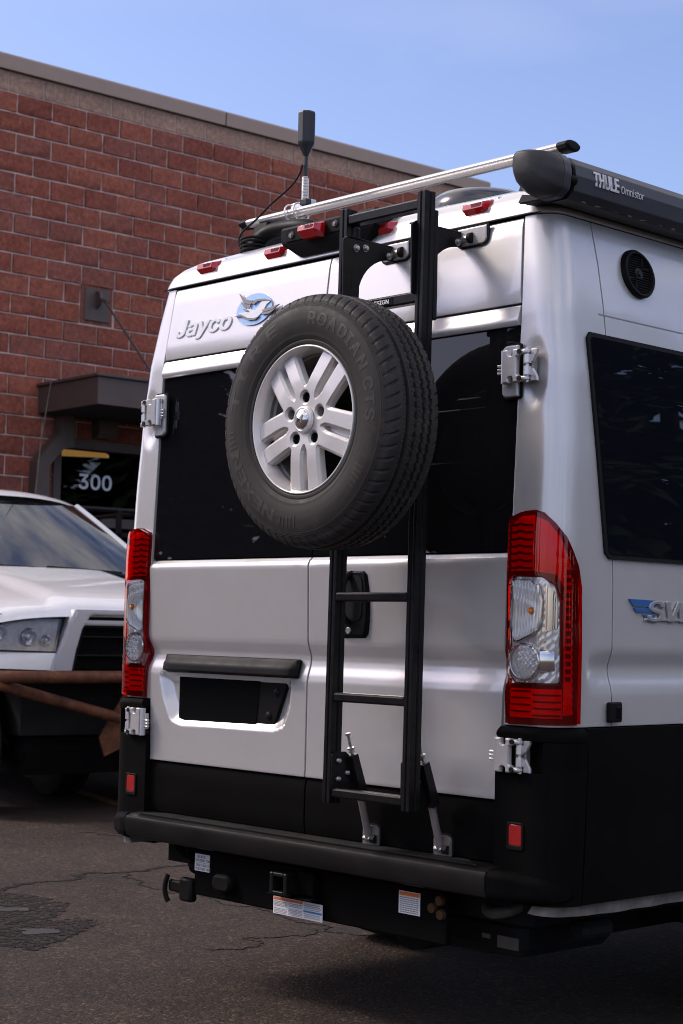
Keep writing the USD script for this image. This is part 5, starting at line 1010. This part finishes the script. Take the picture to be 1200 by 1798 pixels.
for sg in (-1, 1):
    fp = Polygon([(0.12, 0.98), (0.12, 1.06), (0.55, 1.09), (0.55, 1.30), (0.3, 1.275), (0.15, 1.25), (0.15, 1.3), (1.5, 1.48), (1.5, 0.75), (1.42, 0.75)]+[(0.95+0.52*math.cos(t), 0.62+0.52*math.sin(t)) for t in np.linspace(0.1, PI-0.4, 16)]).buffer(0)
    fp = Polygon([(0.14, 1.27), (0.30, 1.30), (1.5, 1.50), (1.5, 0.75), (1.46, 0.75)]+[(0.95+0.52*math.cos(t), 0.66+0.52*math.sin(t)) for t in np.linspace(0.15, PI-0.25, 16)]+[(0.16, 1.02)])
    put(trk, 'fender', tw(place(ex(fp, 0.05), (0, sg*0.99, 0), (1, 0, 0), (0, 0, 1), (0, -sg, 0))), 'truck_paint', 40)
    put(trk, 'fascia_panel', tw(hull([(a, sg*l, z) for a, l, z in ((0.02, 0.53, 0.945), (0.0, 0.50, 1.055), (0.10, 0.96, 0.955), (0.12, 0.985, 1.063), (0.2, 0.96, 0.955), (0.2, 0.53, 0.945), (0.2, 0.5, 1.055), (0.25, 0.985, 1.063))])), 'truck_paint', 30)
    hl_o = [(0.005, 0.500, 1.060), (0.11, 0.985, 1.068), (0.16, 0.985, 1.300), (0.03, 0.452, 1.275)]
    hb_ = put(trk, 'headlight', tw(hull([(a+0.05+q*0.12, sg*l, z) for a, l, z in hl_o for q in (0, 1)])), M['lamp_grey'], 30)
    put(hb_, 'headlight_lens', tw(hull([(a-0.004+q*0.01, sg*l, z) for a, l, z in hl_o for q in (0, 1)])), 'clear_lens', 40)
    put(hb_, 'headlight_rim', [tw(tube([(p[0]-0.002, sg*p[1], p[2]), (q[0]-0.002, sg*q[1], q[2])], 0.0055, 6)) for p, q in zip(hl_o, hl_o[1:]+hl_o[:1])], 'seal', 30)
    for l, z, r in ((0.66, 1.155, 0.052), (0.55, 1.135, 0.035), (0.85, 1.18, 0.055)):
        put(hb_, 'lamp_bowl', tw(lathe([(0.055, r*0.2), (0.045, r*0.5), (0.02, r*0.92), (0.012, r), (0.018, r*1.08)][::-1], 24, (0.02+0.22*(l-0.5), sg*l, z), 'x')), 'chrome', 40)
        put(hb_, 'lamp_bulb', tw(lathe([(0.01, 0.0), (0.012, r*0.3), (0.05, r*0.32)], 12, (0.02+0.22*(l-0.5), sg*l, z), 'x')), 'aluminium', 40)
# grille surround, bars and mesh
go = Polygon([(-0.535, 0.93), (-0.52, 1.02), (-0.43, 1.26), (-0.385, 1.335), (0.385, 1.335), (0.43, 1.26), (0.52, 1.02), (0.535, 0.93)])
gi = Polygon([(-0.405, 0.92), (-0.375, 1.08), (-0.335, 1.215), (-0.32, 1.235), (0.32, 1.235), (0.335, 1.215), (0.375, 1.08), (0.405, 0.92)])
gs_ = Polygon([(-0.30, 1.268), (-0.285, 1.292), (-0.26, 1.302), (0.26, 1.302), (0.285, 1.292), (0.30, 1.268)])
gb = lambda p, d, o, b=0.0: tw((bevel_prism(p, d, b, (o, 0, 0), (0, 1, 0), (0, 0, 1), (-1, 0, 0)) if b else prism(p, d, (o, 0, 0), (0, 1, 0), (0, 0, 1), (-1, 0, 0))))
gr_ = put(trk, 'grille', gb(go.difference(gi).difference(gs_), 0.10, 0.06, 0.02), 'grille_silver', 35)
put(gr_, 'grille_backing', gb(go.buffer(-0.03), 0.01, 0.075), 'seal', False)
put(gr_, 'grille_inner_rim', gb(gi.difference(gi.buffer(-0.022)), 0.09, 0.07, 0.01), 'black_plastic', 35)
for z in (1.165, 1.045):
    put(gr_, 'grille_bar', tw(hull([(a, l, z+dz_) for l in (-0.37, 0.37) for a, dz_ in ((0.05, 0.012), (0.0, 0.002), (0.0, -0.008), (0.05, -0.014))])), 'satin_black', 35)
hexes = []
for z in np.arange(0.95, 1.22, 0.016):
    for l in np.arange(-0.40, 0.0, 0.026):
        l2 = l+(0.013 if int(round((z-0.95)/0.016)) % 2 else 0)
        if gi.buffer(-0.02).contains(Point(l2, z)) and (abs(z-1.105) < 0.035 or abs(z-0.985) < 0.035):
            hexes.append(gb(Point(l2, z).buffer(0.0125, quad_segs=2).difference(Point(l2, z).buffer(0.0085, quad_segs=2)), 0.008, 0.045))
put(gr_, 'grille_mesh', hexes, 'black_plastic', False, kind='stuff')
# windscreen, cab, bed
def ws(u, v, off=0.0):   # u -1..1 across, v 0..1 up
    wl_ = 0.97-0.28*v-0.04*v*v; a = 1.42+0.74*v+0.05*v*v-0.07*(1-u*u)*(1-0.4*v)+0.012*np.abs(u)**6; z = 1.605+0.600*v-0.045*v*np.abs(u)**2.5
    return np.c_[a-off, u*wl_, z]
us, vs = np.linspace(-1, 1, 33), np.linspace(0, 1, 17)
wsn = put(trk, 'windscreen', tw(grid(ws, us, vs, True)), 'truck_glass', 60)
put(wsn, 'windscreen_trim', [tw(tube([ws(np.array([u]), np.array([v]), 0.004)[0] for u, v in zip(np.r_[np.linspace(-1, 1, 21)], np.full(21, 0.0))], 0.014, 6))], 'seal', 40)
put(wsn, 'windscreen_shade_band', tw(grid(lambda u, v: ws(u, v, -0.006), us, [0.93, 1.0])), 'seal', 60)
put(wsn, 'windscreen_corner', [tw(grid(lambda u, v: ws(u, v, -0.008), np.linspace(s*0.86, s*1.0, 4), np.linspace(0.55, 1.0, 6))) for s in (-1, 1)], 'seal', 60, kind='stuff')
for s in (-1, 1):
    put(trk, 'windscreen_pillar', tw(tube([ws(np.array([s*1.015]), np.array([v]), 0.0)[0]+np.array([0.02, s*0.012, 0.0]) for v in np.linspace(-0.05, 1.0, 14)], 0.027, 10)), 'truck_paint', 60)
def roofz(a, l): return 2.262-(0.085-0.035*np.clip((2.35-a)/0.18, 0, 1))*(np.abs(l)/0.66)**2.6-0.062*np.clip((2.35-a)/0.18, 0, 1)**2-0.02*np.clip((a-3.3)/0.6, 0, 1)
put(trk, 'roof', tw(grid(lambda a, l: np.c_[a-0.08*(1-(l/0.66)**2)*np.clip((2.5-a)/0.35, 0, 1)+0.06*(np.abs(l)/0.66)**3*np.clip((2.5-a)/0.35, 0, 1), l, roofz(a, l)], [2.170, 2.175, 2.19, 2.22, 2.26, 2.35, 2.5, 2.9, 3.4, 3.9], np.linspace(-0.675, 0.675, 31))), 'truck_paint', 50)
cab = Polygon([(1.5, 0.72), (1.5, 1.50), (2.20, 1.55), (4.0, 1.55), (4.05, 0.72)])
for s in (-1, 1):
    put(trk, 'door_panel', tw(hull([(a, s*l, z) for a, l, z in ((1.5, 0.97, 0.72), (1.5, 0.95, 1.5), (1.5, 0.86, 1.55), (4.0, 0.97, 0.72), (4.0, 0.95, 1.5), (4.0, 0.86, 1.55), (1.5, 0.85, 0.75), (4.0, 0.8, 0.75))])), 'truck_paint', 30)
    put(trk, 'side_glass', tw(hull([(a, s*l, z) for a, l, z in ((1.62, 0.885, 1.56), (3.95, 0.885, 1.56), (2.35, 0.69, 2.15), (3.8, 0.69, 2.17), (1.62, 0.86, 1.56), (3.95, 0.86, 1.56), (2.35, 0.67, 2.15), (3.8, 0.67, 2.17))])), 'side_glass', 30)
    put(trk, 'side_mirror', tw(hull([(1.75+a, s*(0.98+l), z) for a in (0, 0.08) for l, z in ((0, 1.56), (0.2, 1.56), (0.2, 1.78), (0.02, 1.76))])), 'black_plastic', 30)
put(trk, 'cab_back', tw(hull([(a, l, z) for a, l, z in ((3.95, -0.9, 0.72), (3.95, 0.9, 0.72), (3.95, -0.9, 1.55), (3.95, 0.9, 1.55), (3.85, -0.68, 2.17), (3.85, 0.68, 2.17), (4.0, -0.9, 0.72), (4.0, 0.9, 0.72), (3.99, 0.9, 1.55), (3.99, -0.9, 1.55), (3.9, 0.68, 2.17), (3.9, -0.68, 2.17)) ])), 'truck_paint', 30)
put(trk, 'dashboard', [tw(hull([(a, l, z) for l in (-0.80, 0.80) for a, z in ((1.55, 1.45), (1.62, 1.53), (2.1, 1.50), (2.2, 1.2))])), tw(bx(1.5, 3.9, -0.84, 0.84, 0.85, 0.95))], 'cab_inside', 30)
for l in (-0.40, 0.40): put(trk, 'seat', [tw(hull([(2.75+a+0.12*(z-1.2), l+b, z) for a in (0, 0.1) for b in (-0.22, 0.22) for z in (1.0, 1.72)])), tw(hull([(2.85+a, l+b, z) for a in (0, 0.08) for b in (-0.11, 0.11) for z in (1.75, 1.92)]))], 'cab_inside', 30)
put(trk, 'bed', tw(hull([(a, l, z) for a in (4.1, 5.9) for l, z in ((-0.98, 0.75), (0.98, 0.75), (-0.97, 1.45), (0.97, 1.45))])), 'truck_paint', 30)
put(trk, 'whip_antenna', tw(tube([(1.42, -0.86, 1.42)] if False else [(2.5, 0.43, 2.19), (2.5, 0.47, 2.7), (2.5, 0.575, 3.42)], [0.006, 0.005, 0.003], 6)), 'dirty_metal', 50)
for l0, l1, z0 in ((-0.42, 0.20, 1.585), (0.05, 0.66, 1.588)):
    put(trk, 'wiper', [tw(tube([ws(np.array([u/0.97]), np.array([v]), 0.016)[0] for u, v in zip(np.linspace(l0, l1, 8), np.linspace(0.07, 0.035, 8))], 0.011, 6)), tw(tube([ws(np.array([l1/0.97]), np.array([0.0]), 0.03)[0], ws(np.array([(l0+l1)/2/0.97]), np.array([0.055]), 0.024)[0]], 0.012, 6))], 'seal', 40)
# tube bumper and what hangs below the nose
rb_ = put(trk, 'bumper', tw(tube(curve([(0.45, -1.02, 0.90), (0.05, -0.97, 0.905), (-0.14, -0.80, 0.908), (-0.18, -0.4, 0.910), (-0.18, 0.4, 0.910), (-0.14, 0.8, 0.908), (0.05, 0.97, 0.905), (0.45, 1.02, 0.90)], 50), 0.040, 14)), 'rust', 50)
for s in (-1, 1):
    put(rb_, 'bumper_strut', tw(tube([(-0.05, s*0.95, 0.87), (-0.12, s*0.06+(-0.04 if s < 0 else 0.04), 0.645)], 0.036, 12)), 'rust', 50)
    put(rb_, 'gusset_plate', tw(hull([(a, s*l, z) for a in (-0.02, 0.0) for l, z in ((0.09, 0.88), (0.30, 0.88), (0.24, 0.62), (0.30, 0.44), (0.12, 0.60), (0.06, 0.70))])) if s > 0 else tw(hull([(a, l, z) for a in (-0.04, -0.02) for l, z in ((0.02, 0.88), (0.30, 0.88), (0.30, 0.60), (-0.16, 0.40), (-0.20, 0.52), (-0.06, 0.66), (0.02, 0.74))])), 'rust', False)
    put(trk, 'control_arm', [tw(hull([(0.70+a, s*l, z) for a in (0, 0.12) for l, z in ((0.25, 0.60), (0.25, 0.67), (0.75, 0.56), (0.75, 0.65))])), tw(tube([(0.8, s*0.2, 0.36), (0.9, s*0.82, 0.42)], 0.035, 10))], 'dirty_metal', 40)
    put(trk, 'shock_absorber', [tw(tube([(0.62, s*0.42, 0.95), (0.66, s*0.50, 0.62)], 0.042, 12)), tw(tube([(0.66, s*0.50, 0.62), (0.68, s*0.53, 0.42)], 0.024, 10))], 'dirty_metal', 40)
    put(trk, 'tie_rod', tw(tube([(0.62, s*0.15, 0.50), (0.66, s*0.80, 0.53)], 0.018, 8)), 'steel', 40)
put(trk, 'underbody', [tw(bx(0.25, 5.8, -0.62, 0.62, 0.52, 0.92)), tw(bx(0.3, 0.7, -0.5, 0.5, 0.9, 1.2)), tw(cyl((0.95, -0.85, 0.45), (0, 1, 0), 0.06, 1.7)), tw(trimesh.creation.icosphere(2, 0.17).apply_translation((0.95, 0.12, 0.42))), tw(bx(0.45, 2.2, -0.55, 0.70, 0.31, 0.55, 0.06)), tw(bx(2.2, 4.5, -0.6, 0.7, 0.34, 0.55, 0.06)), tw(hull([(a, l, z) for a, z in ((0.40, 0.40), (0.55, 0.24), (1.3, 0.22), (1.5, 0.40)) for l in (-0.50, 0.80)])), tw(bx(1.6, 2.0, -0.3, 0.9, 0.20, 0.4, 0.06)), tw(cyl((4.6, -0.85, 0.45), (0, 1, 0), 0.09, 1.7))], 'dark', 40)
put(trk, 'tow_hook', tw(tube(curve([(0.35, 0.22, 0.36), (0.25, 0.24, 0.30), (0.27, 0.32, 0.27), (0.4, 0.34, 0.30)], 14), 0.026, 8)), 'dark', 50)
put(trk, 'hub_flange', tw(lathe([(-0.02, 0.055), (0.0, 0.075), (0.012, 0.06)], 24, (0.60, -0.52, 0.50), 'x')), 'dirty_metal', 40)
for l in (-0.82, 0.82):
    for a in (0.80, 4.6):
        w, r = 0.30, 0.46
        prf = [(-w/2+0.02, r*0.55), (-w/2, r*0.72), (-w/2+0.006, r*0.88), (-w/2+0.04, r*0.985), (0, r), (w/2-0.04, r*0.985), (w/2-0.006, r*0.88), (w/2, r*0.72), (w/2-0.02, r*0.55)]
        t = put(trk, 'wheel', tw(lathe(prf, 44, (a, l, r), 'y')), 'rubber', 40)
        put(t, 'rim', tw(lathe([(-w/2+0.02, r*0.56), (-0.03, r*0.4), (-0.05, 0), (0.05, 0), (0.03, r*0.4), (w/2-0.02, r*0.56)], 32, (a, l, r), 'y')), 'dark', 40)

# ================================================================== DARK OFF-ROADER by the entrance
UO = at_depth(196, 905, 13.6); UO = np.array([UO[0], UO[1], 0])
def UW(P): P = np.asarray(P, float); return UO+P[:, :1]*TB+P[:, 1:2]*TL+P[:, 2:3]*np.array([0, 0, 1.0])
def uw(m): q = wrapped(m, UW); (q.invert() if _tdet < 0 else None); return q
suv = thing('parked_suv', 'dark blue SUV with a roof rack parked between the pickup and the entrance', 'SUV', UO)
put(suv, 'body', uw(hull([(a, s*l, z) for s in (-1, 1) for a, l, z in ((-1.6, 0.75, 0.5), (-1.62, 0.78, 1.05), (-1.45, 0.82, 1.18), (-0.2, 0.90, 1.28), (-0.5, 0.94, 0.6), (2.9, 0.94, 0.55), (2.95, 0.9, 1.28), (2.9, 0.75, 0.5))])), 'suv_paint', 25)
put(suv, 'cabin', uw(hull([(a, s*l, z) for s in (-1, 1) for a, l, z in ((-0.15, 0.86, 1.26), (2.9, 0.86, 1.26), (0.35, 0.72, 1.90), (2.75, 0.72, 1.90), (0.5, 0.66, 1.935), (2.6, 0.66, 1.935))])), 'suv_paint', 25)
put(suv, 'windscreen', uw(hull([(a-0.02, l, z) for l0, l1, z in ((-0.76, 0.76, 1.30), (-0.66, 0.66, 1.86)) for l in (l0, l1) for a in ((-0.13, -0.11) if z < 1.5 else (0.31, 0.33))])), 'side_glass', 30)
for s in (-1, 1):
    put(suv, 'side_glass', uw(hull([(a, s*(l+e), z) for e in (0, 0.012) for a, l, z in ((0.15, 0.845, 1.32), (2.7, 0.845, 1.32), (0.5, 0.735, 1.82), (2.6, 0.735, 1.82))])), 'side_glass', 30)
    put(suv, 'headlight', uw(lathe([(-0.03, 0.0), (-0.02, 0.06), (0.0, 0.08)], 20, (-1.6, s*0.58, 0.95), 'x')), 'reflector_silver', 40)
    for a in (-0.9, 2.0):
        t = put(suv, 'wheel', uw(lathe([(-0.12, 0.22), (-0.13, 0.3), (-0.1, 0.38), (0, 0.39), (0.1, 0.38), (0.13, 0.3), (0.12, 0.22)], 36, (a, s*0.82, 0.39), 'y')), 'rubber', 40)
        put(t, 'rim', uw(lathe([(-0.11, 0.22), (-0.04, 0.1), (-0.05, 0), (0.05, 0), (0.04, 0.1), (0.11, 0.22)], 24, (a, s*0.82, 0.39), 'y')), 'rim_dark', 40)
rk = put(suv, 'roof_rack', [uw(tube([(0.5, -0.62, 2.20), (0.5, 0.62, 2.20), (2.5, 0.62, 2.20), (2.5, -0.62, 2.20), (0.5, -0.62, 2.20)], 0.022, 6))], 'satin_black', False)
for a, l in ((0.5, -0.32), (0.5, 0.0), (0.5, 0.32), (1.5, -0.62), (1.5, 0.62), (2.5, -0.3), (2.5, 0.3)): put(rk, 'rack_post', uw(bx(a-0.02, a+0.02, l-0.02, l+0.02, 1.98, 2.20)), 'satin_black', False)
for a in (0.5, 1.2, 1.9, 2.5): put(rk, 'rack_cross_bar', uw(bx(a-0.02, a+0.02, -0.64, 0.64, 1.975, 2.01)), 'satin_black', False)

# ================================================================== CONIFERS round the lot (seen mirrored in the glass and paint)
def conifer(h, r, seed):
    q = np.random.default_rng(seed); V, F = [], []
    n = 2600
    t = q.uniform(0, 1, n)**0.8; z = h*(0.10+0.90*t); rad = r*(1-t)**0.75*(0.75+0.25*np.sin(t*38+q.uniform(0, 6)))
    a = q.uniform(0, 2*PI, n); rr_ = rad*np.sqrt(q.uniform(0.15, 1, n)); s = (0.30+0.5*(1-t))*q.uniform(0.7, 1.5, n)
    c = np.c_[rr_*np.cos(a), rr_*np.sin(a), z-0.25*rr_]
    out = np.c_[np.cos(a), np.sin(a), -0.25+0*a]+q.normal(0, 0.25, (n, 3)); out /= np.linalg.norm(out, axis=1)[:, None]
    sd_ = np.cross(out, np.c_[0*a, 0*a, 1+0*a]+q.normal(0, 0.3, (n, 3))); sd_ /= np.linalg.norm(sd_, axis=1)[:, None]
    V = np.stack([c-out*s[:, None]*0.5, c+sd_*s[:, None]*0.28, c+out*s[:, None]*0.7, c-sd_*s[:, None]*0.28], 1).reshape(-1, 3)
    F = np.arange(4*n).reshape(-1, 4); return tm(V, quads(F))
TREES = 'conifers standing round the car park behind the camera'
pt_ = thing('pine_tree', 'dark green conifer at the edge of the car park, behind the camera', 'tree', (0, 0, 0), TREES)
put(pt_, 'crown', conifer(10.0, 2.9, 5), 'needles', False)
put(pt_, 'trunk', tube([(0, 0, -0.1), (0, 0, 4), (0, 0, 9.3)], [0.24, 0.17, 0.04], 8), 'bark', 60)
spots = []
tr = random.Random(4)
for az, d, sc in ((206, 30, 1.05), (214, 33, 1.2), (221, 29, 1.0), (229, 32, 1.15), (237, 30, 1.0), (245, 33, 1.1), (253, 31, 0.95), (199, 34, 0.9), (190, 36, 0.85),
                  (218, 24, 0.85), (225.5, 25, 0.9), (233, 24, 0.95), (241, 25, 0.9), (249, 26, 0.9), (257, 27, 0.9), (211, 26, 0.75), (236, 38, 1.3), (228, 40, 1.3), (244, 40, 1.3), (220, 41, 1.25),
                  (22, 24, 0.95), (29, 22, 1.15), (36, 23, 1.2), (43, 21, 1.15), (51, 22, 1.2), (60, 23, 1.1), (70, 24, 1.2), (82, 25, 1.05), (96, 26, 1.1), (112, 27, 1.0), (128, 29, 1.1)):
    a = math.radians(az); spots.append(((d*math.sin(a)+tr.uniform(-1, 1), d*math.cos(a)+tr.uniform(-1, 1), 0), tr.uniform(0, 360), sc*tr.uniform(0.92, 1.08), None))
p0 = UsdGeom.Xformable(stage.GetPrimAtPath(pt_)); p0.GetOrderedXformOps()[0].Set(Gf.Vec3d(-17.5, -27.0, 0))
spread(pt_, spots)
